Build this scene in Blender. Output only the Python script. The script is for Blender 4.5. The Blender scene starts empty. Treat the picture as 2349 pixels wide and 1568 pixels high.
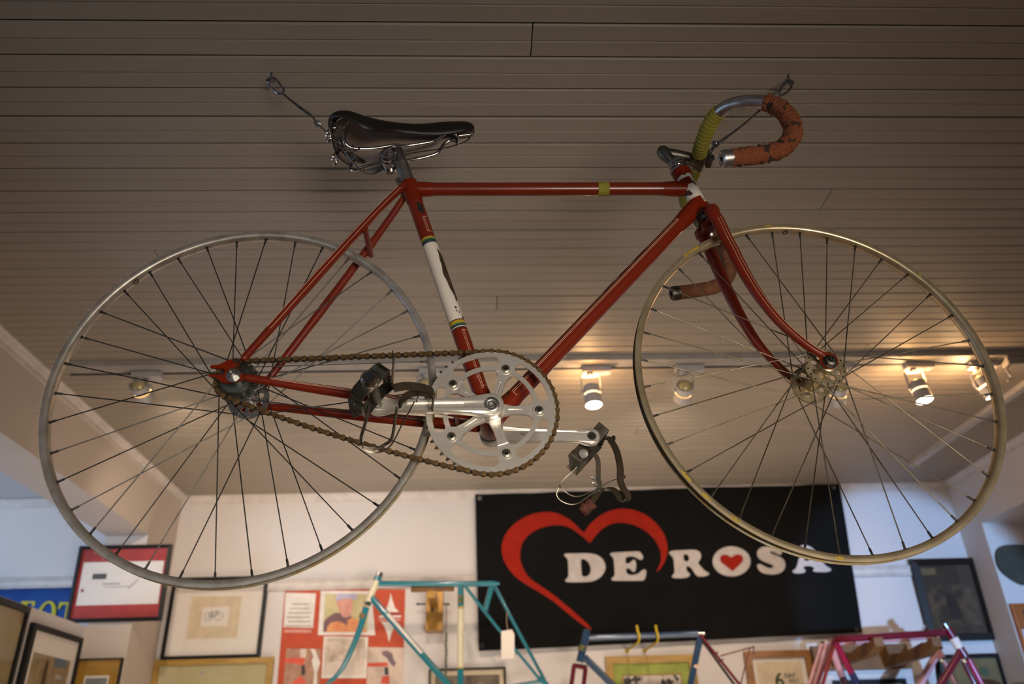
import bpy, bmesh, math, random
from mathutils import Vector, Matrix
from mathutils.geometry import tessellate_polygon
random.seed(7)
PI = math.pi
COL = bpy.context.scene.collection
SC = bpy.context.scene

# ------------------------------------------------------------------ camera, world, light, exposure
RR = Matrix([[0.9990261, -0.032688, -0.0296365], [-0.0107511, 0.471099, -0.8820148], [0.042793, 0.8814744, 0.4702888]])      # rows: camera right, down, forward in room coordinates
RB = Matrix([[0.9984988, -0.0321167, -0.0443696], [-0.0241009, 0.4698097, -0.8824387], [0.0491863, 0.8821833, 0.4683304]])      # the same in bicycle coordinates
CB = Vector([0.3786346, -1.2089656, -0.5615605])      # camera position in bicycle coordinates
CR = Vector((0.0, 0.0, 1.6))
BM = Matrix([[0.9998903, 0.0006149, -0.014798], [-0.0006363, 0.9999988, -0.0014444], [0.014797, 0.0014537, 0.9998895]])      # bicycle -> room rotation
BO = Vector([-0.3861596, 1.2083939, 2.1576532])      # rear axle in the room
FPX = 28.0 / 36.0 * 2349.0

cam_data = bpy.data.cameras.new('camera')
cam_data.lens = 28.0
cam_data.sensor_width = 36.0
cam_data.clip_start = 0.05
cam = bpy.data.objects.new('camera', cam_data)
COL.objects.link(cam)
r, d, f = RR[0], RR[1], RR[2]
cam.matrix_world = Matrix(((r[0], -d[0], -f[0], CR[0]), (r[1], -d[1], -f[1], CR[1]), (r[2], -d[2], -f[2], CR[2]), (0, 0, 0, 1)))
cam_data.dof.use_dof = True
cam_data.dof.focus_distance = 1.36
cam_data.dof.aperture_fstop = 3.6
SC.camera = cam

SC.view_settings.view_transform = 'Standard'
SC.view_settings.look = 'None'
SC.view_settings.gamma = 1.0
SC.view_settings.use_curve_mapping = False
SC.view_settings.exposure = 0.0

world = bpy.data.worlds.new('world')
SC.world = world
world.use_nodes = True
world.node_tree.nodes['Background'].inputs[0].default_value = (0.62, 0.62, 0.72, 1)
world.node_tree.nodes['Background'].inputs[1].default_value = 0.03

def light(kind, name, loc, target, energy, color, **kw):
    ld = bpy.data.lights.new(name, kind)
    ld.energy = energy
    ld.color = color
    for k, v in kw.items():
        setattr(ld, k, v)
    o = bpy.data.objects.new(name, ld)
    COL.objects.link(o)
    o.location = loc
    if target is not None:
        o.rotation_euler = (Vector(target) - Vector(loc)).to_track_quat('-Z', 'Y').to_euler()
    return o

COOL = (0.62, 0.76, 1.0)
WARM = (1.0, 0.82, 0.64)
# shop windows behind the photographer, window of the room on the left, door light on the right
light('AREA', 'window_light', (-2.4, -2.6, 1.6), (0.2, 2.5, 2.1), 7, (0.74, 0.84, 1.0), shape='RECTANGLE', size=1.8, size_y=1.5)
light('AREA', 'shop_counter_light', (1.2, -2.0, 0.8), (0.25, 1.2, 1.66), 10.5, (1.0, 0.88, 0.74), shape='RECTANGLE', size=1.5, size_y=0.6, spread=math.radians(48))
light('AREA', 'added_ceiling_fill', (0.2, 3.15, 0.95), (0.2, 3.4, 2.9), 14, (1.0, 0.80, 0.62), shape='RECTANGLE', size=3.0, size_y=0.6, spread=math.radians(110))  # added unseen fill aimed upward to brighten the far ceiling; no display case here
light('AREA', 'left_room_window_light', (-3.9, 1.6, 1.9), (-2.2, 4.1, 2.5), 74, (0.50, 0.70, 1.0), shape='RECTANGLE', size=1.2, size_y=1.2)
light('SPOT', 'doorway_light', (2.15, -1.4, 1.15), (2.17, 4.1, 2.24), 1250, (0.30, 0.56, 1.0), spot_size=math.radians(13), spot_blend=0.2, shadow_soft_size=0.06)

# ------------------------------------------------------------------ helpers
def w(px, py, y=None, z=None, x=None):
    """Point of the room seen at a picture position on the plane y, z or x = const."""
    v = RR.transposed() @ Vector(((px - 1174.5) / FPX, (py - 784.0) / FPX, 1.0))
    if y is not None: t = (y - CR.y) / v.y
    elif z is not None: t = (z - CR.z) / v.z
    else: t = (x - CR.x) / v.x
    return CR + v * t

def u(px, py, y=0.0):
    """Point of the bicycle (its own axes) at distance y from its centre plane."""
    v = RB.transposed() @ Vector(((px - 1174.5) / FPX, (py - 784.0) / FPX, 1.0))
    return CB + v * ((y - CB.y) / v.y)

def b2w(p):
    return BO + BM @ Vector(p)

class MB:
    def __init__(s):
        s.v = []; s.f = []; s.uv = []; s.sharp = 40
    def quad_uv(s, face, uvs):
        s.f.append(tuple(face)); s.uv.append(uvs)
    def add(s, verts, faces):
        o = len(s.v)
        s.v += [Vector(p) for p in verts]
        for fc in faces:
            s.f.append(tuple(o + i for i in fc)); s.uv.append(None)
    def box(s, a, b):
        x0, y0, z0 = a; x1, y1, z1 = b
        s.add([(x0, y0, z0), (x1, y0, z0), (x1, y1, z0), (x0, y1, z0), (x0, y0, z1), (x1, y0, z1), (x1, y1, z1), (x0, y1, z1)],
              [(0, 3, 2, 1), (4, 5, 6, 7), (0, 1, 5, 4), (1, 2, 6, 5), (2, 3, 7, 6), (3, 0, 4, 7)])
    def hexa(s, p):      # 8 corners: bottom 4, top 4
        s.add(p, [(0, 3, 2, 1), (4, 5, 6, 7), (0, 1, 5, 4), (1, 2, 6, 5), (2, 3, 7, 6), (3, 0, 4, 7)])
    def tube(s, pts, rad, seg=14, closed=False, cap=True, ref=None):
        pts = [Vector(p) for p in pts]
        n = len(pts)
        if not isinstance(rad, (list, tuple)) or (isinstance(rad, tuple) and len(rad) == 2 and n != 2): rad = [rad] * n
        L = [0.0]
        for i in range(1, n): L.append(L[-1] + (pts[i] - pts[i - 1]).length)
        T = max(L[-1], 1e-9)
        prev = None
        o = len(s.v)
        for i in range(n):
            if closed: t = pts[(i + 1) % n] - pts[i - 1]
            else: t = pts[min(i + 1, n - 1)] - pts[max(i - 1, 0)]
            t.normalize()
            if prev is None:
                rf = Vector(ref) if ref else (Vector((0, 1, 0)) if abs(t.y) < 0.9 else Vector((1, 0, 0)))
                a = (rf - t * rf.dot(t)).normalized()
            else:
                a = (prev - t * prev.dot(t)).normalized()
            prev = a
            b = t.cross(a)
            ri = rad[i]
            ra, rb = (ri if isinstance(ri, (tuple, list)) else (ri, ri))
            for k in range(seg):
                th = 2 * PI * k / seg
                s.v.append(pts[i] + a * (ra * math.cos(th)) + b * (rb * math.sin(th)))
        m = n if closed else n - 1
        for i in range(m):
            j = (i + 1) % n
            for k in range(seg):
                k2 = (k + 1) % seg
                s.f.append((o + i * seg + k, o + i * seg + k2, o + j * seg + k2, o + j * seg + k))
                l0 = L[i] / T; l1 = (L[j] / T if j else 1.0)
                s.uv.append([(l0, k / seg), (l0, (k + 1) / seg), (l1, (k + 1) / seg), (l1, k / seg)])
        if cap and not closed:
            s.f.append(tuple(o + k for k in reversed(range(seg)))); s.uv.append([(0, 0)] * seg)
            s.f.append(tuple(o + (n - 1) * seg + k for k in range(seg))); s.uv.append([(1, 0)] * seg)
    def ribbon(s, pts, wdir, wd, th):
        pts = [Vector(p) for p in pts]
        n = len(pts)
        o = len(s.v)
        for i in range(n):
            t = (pts[min(i + 1, n - 1)] - pts[max(i - 1, 0)]).normalized()
            wv = Vector(wdir[i] if isinstance(wdir, list) else wdir)
            wv = (wv - t * wv.dot(t)).normalized()
            nv = t.cross(wv)
            ww = wd[i] if isinstance(wd, list) else wd
            for sa, sb in ((-1, -1), (1, -1), (1, 1), (-1, 1)):
                s.v.append(pts[i] + wv * (sa * ww / 2) + nv * (sb * th / 2))
        for i in range(n - 1):
            for k in range(4):
                k2 = (k + 1) % 4
                s.f.append((o + i * 4 + k, o + i * 4 + k2, o + i * 4 + 4 + k2, o + i * 4 + 4 + k)); s.uv.append(None)
        s.f.append((o + 3, o + 2, o + 1, o)); s.uv.append(None)
        e = o + (n - 1) * 4
        s.f.append((e, e + 1, e + 2, e + 3)); s.uv.append(None)
    def lathe(s, prof, origin, axis, seg=24, closed=False):
        """prof: (radius, height) list revolved about axis."""
        ax = Vector(axis).normalized()
        a = ax.orthogonal().normalized(); b = ax.cross(a)
        o = len(s.v); O = Vector(origin); n = len(prof)
        for rr, hh in prof:
            for k in range(seg):
                th = 2 * PI * k / seg
                s.v.append(O + ax * hh + a * (rr * math.cos(th)) + b * (rr * math.sin(th)))
        m = n if closed else n - 1
        for i in range(m):
            j = (i + 1) % n
            for k in range(seg):
                k2 = (k + 1) % seg
                s.f.append((o + i * seg + k, o + i * seg + k2, o + j * seg + k2, o + j * seg + k)); s.uv.append(None)
        if not closed:
            if prof[0][0] > 1e-6:
                s.f.append(tuple(o + k for k in reversed(range(seg)))); s.uv.append(None)
            if prof[-1][0] > 1e-6:
                s.f.append(tuple(o + (n - 1) * seg + k for k in range(seg))); s.uv.append(None)
    def sphere(s, c, rr, seg=14, rings=8):
        prof = [(max(1e-7, rr * math.sin(PI * i / rings)), -rr * math.cos(PI * i / rings)) for i in range(rings + 1)]
        s.lathe(prof, c, (0, 0, 1), seg)
    def plate(s, loops, fn, d0, d1):
        """2D loops (outer first, then holes) mapped by fn(a, b, depth), extruded from d0 to d1."""
        flat = [p for lp in loops for p in lp]
        tris = tessellate_polygon([[Vector((p[0], p[1], 0)) for p in lp] for lp in loops])
        o = len(s.v); n = len(flat)
        s.v += [Vector(fn(p[0], p[1], d0)) for p in flat] + [Vector(fn(p[0], p[1], d1)) for p in flat]
        for t in tris:
            a, b, c = (flat[i] for i in t)
            if (b[0] - a[0]) * (c[1] - a[1]) - (b[1] - a[1]) * (c[0] - a[0]) < 0: t = (t[0], t[2], t[1])
            s.f.append((o + t[0], o + t[1], o + t[2])); s.uv.append(None)
            s.f.append((o + n + t[2], o + n + t[1], o + n + t[0])); s.uv.append(None)
        st = 0
        for li, lp in enumerate(loops):
            k = len(lp)
            ar = sum(lp[i][0] * lp[(i + 1) % k][1] - lp[(i + 1) % k][0] * lp[i][1] for i in range(k))
            fl = (ar > 0) == (li == 0)
            for i in range(k):
                j = (i + 1) % k
                q = (o + st + i, o + n + st + i, o + n + st + j, o + st + j)
                s.f.append(q if fl else q[::-1]); s.uv.append(None)
            st += k
    def mesh(s, name, mat):
        me = bpy.data.meshes.new(name)
        me.from_pydata([tuple(p) for p in s.v], [], s.f)
        if any(q is not None for q in s.uv):
            ul = me.uv_layers.new(name='UVMap')
            i = 0
            for fc, q in zip(s.f, s.uv):
                for k in range(len(fc)):
                    if q is not None: ul.data[i].uv = q[k]
                    i += 1
        me.polygons.foreach_set('use_smooth', [True] * len(me.polygons))
        me.materials.append(mat)
        try: me.set_sharp_from_angle(angle=math.radians(s.sharp))
        except Exception: pass
        me.update()
        return me
    def build(s, name, mat, parent=None, fix=False):
        me = s.mesh(name, mat)
        if fix:
            bm = bmesh.new(); bm.from_mesh(me)
            bmesh.ops.recalc_face_normals(bm, faces=bm.faces)
            bm.to_mesh(me); bm.free()
        return link(name, me, parent)

def link(name, me, parent=None):
    o = bpy.data.objects.new(name, me)
    COL.objects.link(o)
    if parent is not None: o.parent = parent
    return o

def thing(name, label, cat, loc=(0, 0, 0), group=None):
    o = bpy.data.objects.new(name, None)
    o.empty_display_size = 0.05
    COL.objects.link(o)
    o.location = loc
    tag(o, label, cat, group)
    return o

def tag(o, label, cat, group=None):
    o['label'] = label; o['category'] = cat
    if group: o['group'] = group
    return o

def struct(o):
    o['kind'] = 'structure'
    return o

def mat(name, color, rough=0.5, metal=0.0, c2=None, scale=20.0, thr=None, bump=0.0, bscale=60.0, coat=0.0, stretch=None, emit=0.0, detail=4.0, spec=None, coords='Object'):
    m = bpy.data.materials.new(name)
    m.use_nodes = True
    nt = m.node_tree; N = nt.nodes; Lk = nt.links
    b = N['Principled BSDF']
    b.inputs['Base Color'].default_value = (*color, 1)
    b.inputs['Roughness'].default_value = rough
    b.inputs['Metallic'].default_value = metal
    if coat: b.inputs['Coat Weight'].default_value = coat; b.inputs['Coat Roughness'].default_value = 0.12
    if spec is not None: b.inputs['Specular IOR Level'].default_value = spec
    if emit:
        b.inputs['Emission Color'].default_value = (*color, 1)
        b.inputs['Emission Strength'].default_value = emit
    tc = N.new('ShaderNodeTexCoord'); mp = N.new('ShaderNodeMapping')
    Lk.new(tc.outputs[coords], mp.inputs[0])
    if stretch: mp.inputs['Scale'].default_value = stretch
    if c2 is None and not emit:
        c2 = tuple(c * 0.82 for c in color)
    if c2 is not None:
        no = N.new('ShaderNodeTexNoise'); no.inputs['Scale'].default_value = scale; no.inputs['Detail'].default_value = detail
        Lk.new(mp.outputs[0], no.inputs['Vector'])
        rp = N.new('ShaderNodeValToRGB')
        if thr is None: e = (0.35, 0.68)
        else: e = (thr, thr + 0.02)
        rp.color_ramp.elements[0].position = e[0]; rp.color_ramp.elements[1].position = e[1]
        rp.color_ramp.elements[0].color = (*color, 1); rp.color_ramp.elements[1].color = (*c2, 1)
        Lk.new(no.outputs['Fac'], rp.inputs[0]); Lk.new(rp.outputs[0], b.inputs['Base Color'])
    if bump:
        n2 = N.new('ShaderNodeTexNoise'); n2.inputs['Scale'].default_value = bscale; n2.inputs['Detail'].default_value = 5
        Lk.new(mp.outputs[0], n2.inputs['Vector'])
        bp = N.new('ShaderNodeBump'); bp.inputs['Strength'].default_value = bump; bp.inputs['Distance'].default_value = 0.002
        Lk.new(n2.outputs['Fac'], bp.inputs['Height']); Lk.new(bp.outputs[0], b.inputs['Normal'])
    return m

def mat_bands(name, stops, rough=0.3, coat=0.5, chip=None, chip_thr=0.62, chip_scale=18, chip_stretch=(1, 1, 1)):
    """Paint whose colour changes along the tube (UV x) in hard bands, with chipped spots."""
    m = bpy.data.materials.new(name); m.use_nodes = True
    nt = m.node_tree; N = nt.nodes; Lk = nt.links; b = N['Principled BSDF']
    b.inputs['Roughness'].default_value = rough; b.inputs['Coat Weight'].default_value = coat
    b.inputs['Coat Roughness'].default_value = 0.12
    uv = N.new('ShaderNodeTexCoord'); sp = N.new('ShaderNodeSeparateXYZ'); Lk.new(uv.outputs['UV'], sp.inputs[0])
    rp = N.new('ShaderNodeValToRGB'); rp.color_ramp.interpolation = 'CONSTANT'
    el = rp.color_ramp.elements
    el[0].position = stops[0][0]; el[0].color = (*stops[0][1], 1)
    el.remove(el[1])
    for p, c in stops[1:]:
        e = el.new(p); e.color = (*c, 1)
    Lk.new(sp.outputs[0], rp.inputs[0])
    out = rp.outputs[0]
    if chip:
        mp = N.new('ShaderNodeMapping'); mp.inputs['Scale'].default_value = chip_stretch
        Lk.new(uv.outputs['Object'], mp.inputs[0])
        no = N.new('ShaderNodeTexNoise'); no.inputs['Scale'].default_value = chip_scale; no.inputs['Detail'].default_value = 4
        Lk.new(mp.outputs[0], no.inputs['Vector'])
        r2 = N.new('ShaderNodeValToRGB'); r2.color_ramp.elements[0].position = chip_thr; r2.color_ramp.elements[1].position = chip_thr + 0.01
        Lk.new(no.outputs['Fac'], r2.inputs[0])
        mx = N.new('ShaderNodeMixRGB'); Lk.new(r2.outputs[0], mx.inputs[0]); Lk.new(out, mx.inputs[1]); mx.inputs[2].default_value = (*chip, 1)
        out = mx.outputs[0]
    Lk.new(out, b.inputs['Base Color'])
    return m

def smooth_pts(P, n=6, closed=False):
    P = [Vector(p) for p in P]
    out = []
    N = len(P)
    for i in range(N if closed else N - 1):
        if closed: p0, p1, p2, p3 = P[i - 1], P[i], P[(i + 1) % N], P[(i + 2) % N]
        else: p0, p1, p2, p3 = P[max(i - 1, 0)], P[i], P[i + 1], P[min(i + 2, N - 1)]
        for k in range(n):
            t = k / n
            out.append(0.5 * ((2 * p1) + (p2 - p0) * t + (2 * p0 - 5 * p1 + 4 * p2 - p3) * t * t + (3 * p1 - p0 - 3 * p2 + p3) * t ** 3))
    if not closed: out.append(P[-1])
    return out

def chaikin(P, it=2):
    for _ in range(it):
        Q = []
        for i in range(len(P)):
            a = P[i]; b = P[(i + 1) % len(P)]
            Q += [(a[0] * .75 + b[0] * .25, a[1] * .75 + b[1] * .25), (a[0] * .25 + b[0] * .75, a[1] * .25 + b[1] * .75)]
        P = Q
    return P

def circle(cx, cy, rr, n=24, a0=0.0, a1=2 * PI):
    return [(cx + rr * math.cos(a0 + (a1 - a0) * i / n), cy + rr * math.sin(a0 + (a1 - a0) * i / n)) for i in range(n)]

def arc(cx, cy, rr, a0, a1, n=10):
    return [(cx + rr * math.cos(a0 + (a1 - a0) * i / n), cy + rr * math.sin(a0 + (a1 - a0) * i / n)) for i in range(n + 1)]

def at_y(a, b, dd):          # plate in a plane y = const
    return (a, dd, b)

# ------------------------------------------------------------------ materials
PAINT = mat('ceiling_paint', (0.34, 0.29, 0.235), 0.55, c2=(0.29, 0.245, 0.195), scale=3.0, bump=0.25, bscale=40, stretch=(0.4, 3, 3))
GROOVE = mat('ceiling_groove', (0.030, 0.028, 0.032), 0.95, spec=0.1)
WALL = mat('wall_paint', (0.63, 0.585, 0.57), 0.75, c2=(0.595, 0.555, 0.54), scale=1.5, bump=0.15, bscale=60)
TRIM = mat('trim_paint', (0.62, 0.56, 0.52), 0.5, bump=0.05)
BEAM = mat('beam_paint', (0.56, 0.48, 0.42), 0.7, c2=(0.52, 0.44, 0.38), scale=2.0)
FLOOR = mat('floor_boards', (0.20, 0.14, 0.09), 0.5, c2=(0.15, 0.10, 0.06), scale=4, stretch=(1, 8, 1))
RED = mat('red_enamel', (0.175, 0.0150, 0.003), 0.32, c2=(0.15, 0.0125, 0.0026), scale=14, coat=0.3, bump=0.02)
REDCHIP = mat('red_enamel_chipped', (0.175, 0.0150, 0.003), 0.32, c2=(0.05, 0.028, 0.018), scale=26, thr=0.66, coat=0.0, bump=0.03, spec=0.25)
CREAM = mat('cream_line', (0.75, 0.50, 0.36), 0.5)
CHROME = mat('worn_chrome', (0.55, 0.55, 0.56), 0.16, 1.0, c2=(0.38, 0.36, 0.34), scale=60, bump=0.03)
ALU = mat('polished_aluminium', (0.95, 0.90, 0.81), 0.34, 0.75, c2=(0.86, 0.80, 0.70), scale=18, bump=0.04, bscale=120)
ALU_DULL = mat('dull_aluminium', (0.52, 0.51, 0.50), 0.38, 1.0, c2=(0.36, 0.34, 0.32), scale=50, bump=0.08, bscale=200)
DARKMETAL = mat('dark_oxidised_metal', (0.16, 0.15, 0.13), 0.42, 1.0, c2=(0.09, 0.08, 0.07), scale=60, bump=0.1)
PEDALM = mat('pedal_steel', (0.20, 0.185, 0.15), 0.36, 1.0, c2=(0.09, 0.075, 0.05), scale=45, bump=0.15, bscale=150)
HUB = mat('aged_hub_alloy', (0.66, 0.54, 0.34), 0.40, 0.8, c2=(0.36, 0.29, 0.17), scale=70, bump=0.05)
HUBGREY = mat('grey_hub_alloy', (0.50, 0.49, 0.50), 0.40, 1.0, c2=(0.36, 0.35, 0.35), scale=60)
RIM_F = mat('front_rim_alloy', (0.74, 0.61, 0.40), 0.33, 0.8, c2=(0.56, 0.45, 0.28), scale=30, bump=0.05, bscale=90)
RIM_R = mat('rear_rim_alloy', (0.62, 0.58, 0.52), 0.42, 0.75, c2=(0.42, 0.38, 0.33), scale=40, bump=0.1, bscale=120)
BED = mat('rim_bed_glue', (0.22, 0.20, 0.15), 0.6, 0.6, c2=(0.20, 0.13, 0.03), scale=50, bump=0.3)
SPOKE = mat('spoke_steel', (0.085, 0.08, 0.072), 0.45, 0.9, c2=(0.05, 0.048, 0.044), scale=30)
SPOKE_F = mat('front_spoke_steel', (0.22, 0.18, 0.12), 0.45, 0.9, c2=(0.10, 0.08, 0.055), scale=30)
NIPPLE = mat('nipple_dark', (0.05, 0.045, 0.04), 0.5, 0.6)
BLACK = mat('black_void', (0.012, 0.011, 0.010), 0.7)
CHAINM = mat('rusty_chain', (0.34, 0.21, 0.085), 0.42, 0.8, c2=(0.17, 0.10, 0.045), scale=90, bump=0.1)
CHAININ = mat('greasy_inner_link', (0.055, 0.045, 0.035), 0.45, 0.7)
TOOTH = mat('tooth_steel', (0.30, 0.26, 0.17), 0.4, 1.0, c2=(0.12, 0.1, 0.07), scale=80)
LEATHER = mat('black_saddle_leather', (0.010, 0.008, 0.007), 0.42, c2=(0.014, 0.011, 0.009), scale=20, bump=0.06, bscale=150, spec=0.3)
FLESH = mat('saddle_underside', (0.27, 0.21, 0.175), 0.85, c2=(0.19, 0.15, 0.125), scale=12)
STRAP = mat('brown_leather_strap', (0.050, 0.034, 0.016), 0.65, c2=(0.030, 0.020, 0.010), scale=60, bump=0.4, bscale=300)
CLOTH = mat('frayed_orange_tape', (0.21, 0.060, 0.020), 0.95, c2=(0.04, 0.020, 0.014), scale=46, thr=0.575, bump=1.0, bscale=220, detail=6)
CLOTH2 = mat('brown_bar_tape', (0.20, 0.075, 0.03), 0.85, c2=(0.11, 0.042, 0.02), scale=60, bump=0.8, bscale=200)
YTAPE = mat('yellow_cloth_tape', (0.27, 0.24, 0.025), 0.8, c2=(0.22, 0.19, 0.02), scale=40, bump=0.5, bscale=300)
YSTICK = mat('yellow_sticker', (0.34, 0.24, 0.02), 0.7, c2=(0.42, 0.3, 0.03), scale=30, bump=0.4)
WIRE = mat('steel_wire', (0.34, 0.35, 0.38), 0.30, 1.0, c2=(0.16, 0.165, 0.18), scale=80)
BLACKCLOTH = mat('black_banner_cloth', (0.0045, 0.0045, 0.0045), 0.9, c2=(0.006, 0.0055, 0.0055), scale=6, bump=0.1, spec=0.12)
PRINTRED = mat('banner_red_print', (0.30, 0.012, 0.003), 0.8, spec=0.2)
PRINTWHITE = mat('banner_white_print', (0.50, 0.45, 0.43), 0.9)
FRAMEBLACK = mat('black_picture_frame', (0.008, 0.008, 0.0085), 0.5, spec=0.3)
FRAMEGOLD = mat('gilt_wood_frame', (0.42, 0.25, 0.05), 0.45, c2=(0.30, 0.17, 0.03), scale=12, stretch=(1, 1, 6))
FRAMEWOOD = mat('brown_wood_frame', (0.30, 0.13, 0.035), 0.45, c2=(0.19, 0.08, 0.02), scale=10, stretch=(1, 1, 6))
FRAMEDARK = mat('dark_wood_frame', (0.012, 0.006, 0.004), 0.5, c2=(0.008, 0.005, 0.0035), scale=12, spec=0.3)
MATWHITE = mat('mat_board_white', (0.78, 0.72, 0.66), 0.9, c2=(0.74, 0.68, 0.62), scale=4)
MATCREAM = mat('mat_board_cream', (0.72, 0.60, 0.42), 0.9)
MATRED = mat('mat_board_crimson', (0.42, 0.055, 0.05), 0.85)
MATGREEN = mat('mat_board_green', (0.36, 0.42, 0.09), 0.85)
MATOCHRE = mat('mat_board_ochre', (0.42, 0.22, 0.02), 0.8)
MATBUFF = mat('mat_board_buff', (0.50, 0.44, 0.25), 0.8, c2=(0.46, 0.40, 0.22), scale=5)
PHOTO = mat('faded_photo', (0.70, 0.60, 0.52), 0.6, c2=(0.38, 0.28, 0.20), scale=22)
PHOTODK = mat('dark_photo', (0.10, 0.075, 0.06), 0.6, c2=(0.25, 0.2, 0.15), scale=26)
PHOTOBW = mat('old_group_photo', (0.62, 0.54, 0.48), 0.6, c2=(0.05, 0.045, 0.04), scale=34, thr=0.53)
INK = mat('grey_ink', (0.10, 0.10, 0.11), 0.8)
PALEINK = mat('pale_ink', (0.45, 0.40, 0.36), 0.8)
TEAL = mat('teal_enamel', (0.008, 0.165, 0.225), 0.25, c2=(0.009, 0.16, 0.21), scale=10, coat=0.7)
NAVY = mat('blue_enamel', (0.018, 0.055, 0.125), 0.22, c2=(0.015, 0.045, 0.10), scale=10, coat=0.8)
CRIM = mat('crimson_enamel', (0.13, 0.006, 0.020), 0.25, c2=(0.10, 0.005, 0.015), scale=10, coat=0.6)
MAGENTA = mat('magenta_enamel', (0.34, 0.010, 0.10), 0.25, c2=(0.26, 0.008, 0.075), scale=10, coat=0.6)
PINK = mat('pink_enamel', (0.62, 0.33, 0.38), 0.35, c2=(0.55, 0.29, 0.34), scale=10, coat=0.5)
BRASS = mat('brass_box', (0.36, 0.19, 0.035), 0.35, 0.4, c2=(0.24, 0.12, 0.02), scale=14)
PINE = mat('orange_pine', (0.17, 0.075, 0.015), 0.6, c2=(0.11, 0.045, 0.010), scale=14, stretch=(1, 6, 6))
TRACKW = mat('track_body', (0.36, 0.33, 0.30), 0.5)
LAMPW = mat('white_lamp_metal', (0.50, 0.47, 0.47), 0.45)
LENS_ON = mat('lit_lens', (1.0, 0.86, 0.62), emit=14.0)
GLOW = mat('lamp_gap_glow', (1.0, 0.68, 0.35), emit=3.0)
GLOW_DIM = mat('lamp_gap_glow_dim', (0.95, 0.72, 0.28), emit=0.35)
BLUECLOTH = mat('blue_banner_cloth', (0.012, 0.085, 0.33), 0.8, c2=(0.01, 0.06, 0.24), scale=5, bump=0.4, bscale=12)
YELLOWPRINT = mat('yellow_print', (0.68, 0.56, 0.02), 0.7)
POSTERRED = mat('poster_orange_red', (0.50, 0.060, 0.015), 0.6)
PLASTICY = mat('yellow_rubber', (0.55, 0.38, 0.01), 0.5)
# ------------------------------------------------------------------ the room
CZ = 2.90            # underside of the ceiling boards
BX0, BX1 = -1.75, -1.556
WY = 4.13
b = MB(); b.box((-4.1, 1.005, CZ + 0.012), (3.5, 4.3, CZ + 0.10)); ceil = struct(b.build('ceiling', GROOVE))
b = MB(); b.box((-4.1, -1.6, CZ - 0.004), (3.5, 1.005, CZ + 0.10)); struct(b.build('trim_1', mat('front_ceiling_paint', (0.50, 0.48, 0.48), 0.7)))
b = MB(); b.box((-4.1, 1.01, CZ + 0.004), (BX0, 4.13, CZ + 0.012)); b.build('left_ceiling_panel', WALL, ceil)
def plank_mesh(g):
    P = [(g, CZ + .012), (g, CZ + .003), (g + .003, CZ), (.0408, CZ), (.0422, CZ + .0022), (.0442, CZ + .0022), (.0456, CZ), (.0834 - g, CZ), (.0864 - g, CZ + .003), (.0864 - g, CZ + .012)]
    m = MB(); n = len(P)
    m.add([(0, p[0], p[1]) for p in P] + [(1, p[0], p[1]) for p in P],
          [(i, i + n, (i + 1) % n + n, (i + 1) % n) for i in range(n)] + [tuple(range(n)), tuple(range(2 * n - 1, n - 1, -1))])
    m.sharp = 20
    return m.mesh('plank', PAINT)
PM = [plank_mesh(g) for g in (0.0006, 0.0011, 0.0017, 0.0025)]
XR = 2.55
row = 0
yy = 1.0096
joints = {1: 0.116, 7: 0.925, 13: 0.062, 10: -0.9, 17: 1.4, 21: -0.4, 26: 0.7, 31: -0.2, 4: 1.9, 29: 1.6}
strong = {1: 3, 3: 3, 4: 3, 6: 3}
while yy < WY - 0.02:
    x0 = BX1
    xs = [BX1, XR]
    if row in joints: xs = [BX1, joints[row], XR]
    wd = min(1.0, (WY - yy) / 0.0864)
    for k in range(len(xs) - 1):
        me = PM[strong.get(row, random.choice((0, 1, 1, 2, 2, 3)))]
        o = link('plank', me, ceil)
        o.location = (xs[k] + (0.0012 if k else 0), yy, random.uniform(-0.0006, 0.0006))
        o.scale = (xs[k + 1] - xs[k] - 0.0012, wd, 1)
    yy += 0.0864; row += 1

b = MB(); b.box((-4.1, WY, 0), (3.5, WY + .12, 3.0)); struct(b.build('wall_back', WALL))
b = MB(); b.box((-4.1, -4.0, -0.1), (3.5, 4.25, 0)); struct(b.build('floor', FLOOR))
b = MB(); b.box((-4.2, -1.0, 0), (-4.1, 4.25, 3.0)); struct(b.build('wall_left', WALL))
b = MB(); b.box((BX0, -1.6, 2.61), (BX1, 3.78, 2.90)); struct(b.build('trim_2', BEAM))
b = MB(); b.box((BX0, 3.78, 0), (BX1, WY, 2.90)); struct(b.build('wall_pier', BEAM))
b = MB(); b.box((BX0 - .10, 0.8, 0), (BX0, 3.78, 2.205)); struct(b.build('wall_partition', WALL))
b = MB(); b.box((XR, -1.6, 2.623), (3.5, 3.926, 2.95)); b.box((XR, 3.926, 0), (3.5, WY, 2.95)); struct(b.build('wall_right', WALL))
b = MB(); b.box((3.4, -1.6, 0), (3.5, 3.926, 2.623)); struct(b.build('wall_alcove', WALL))

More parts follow.
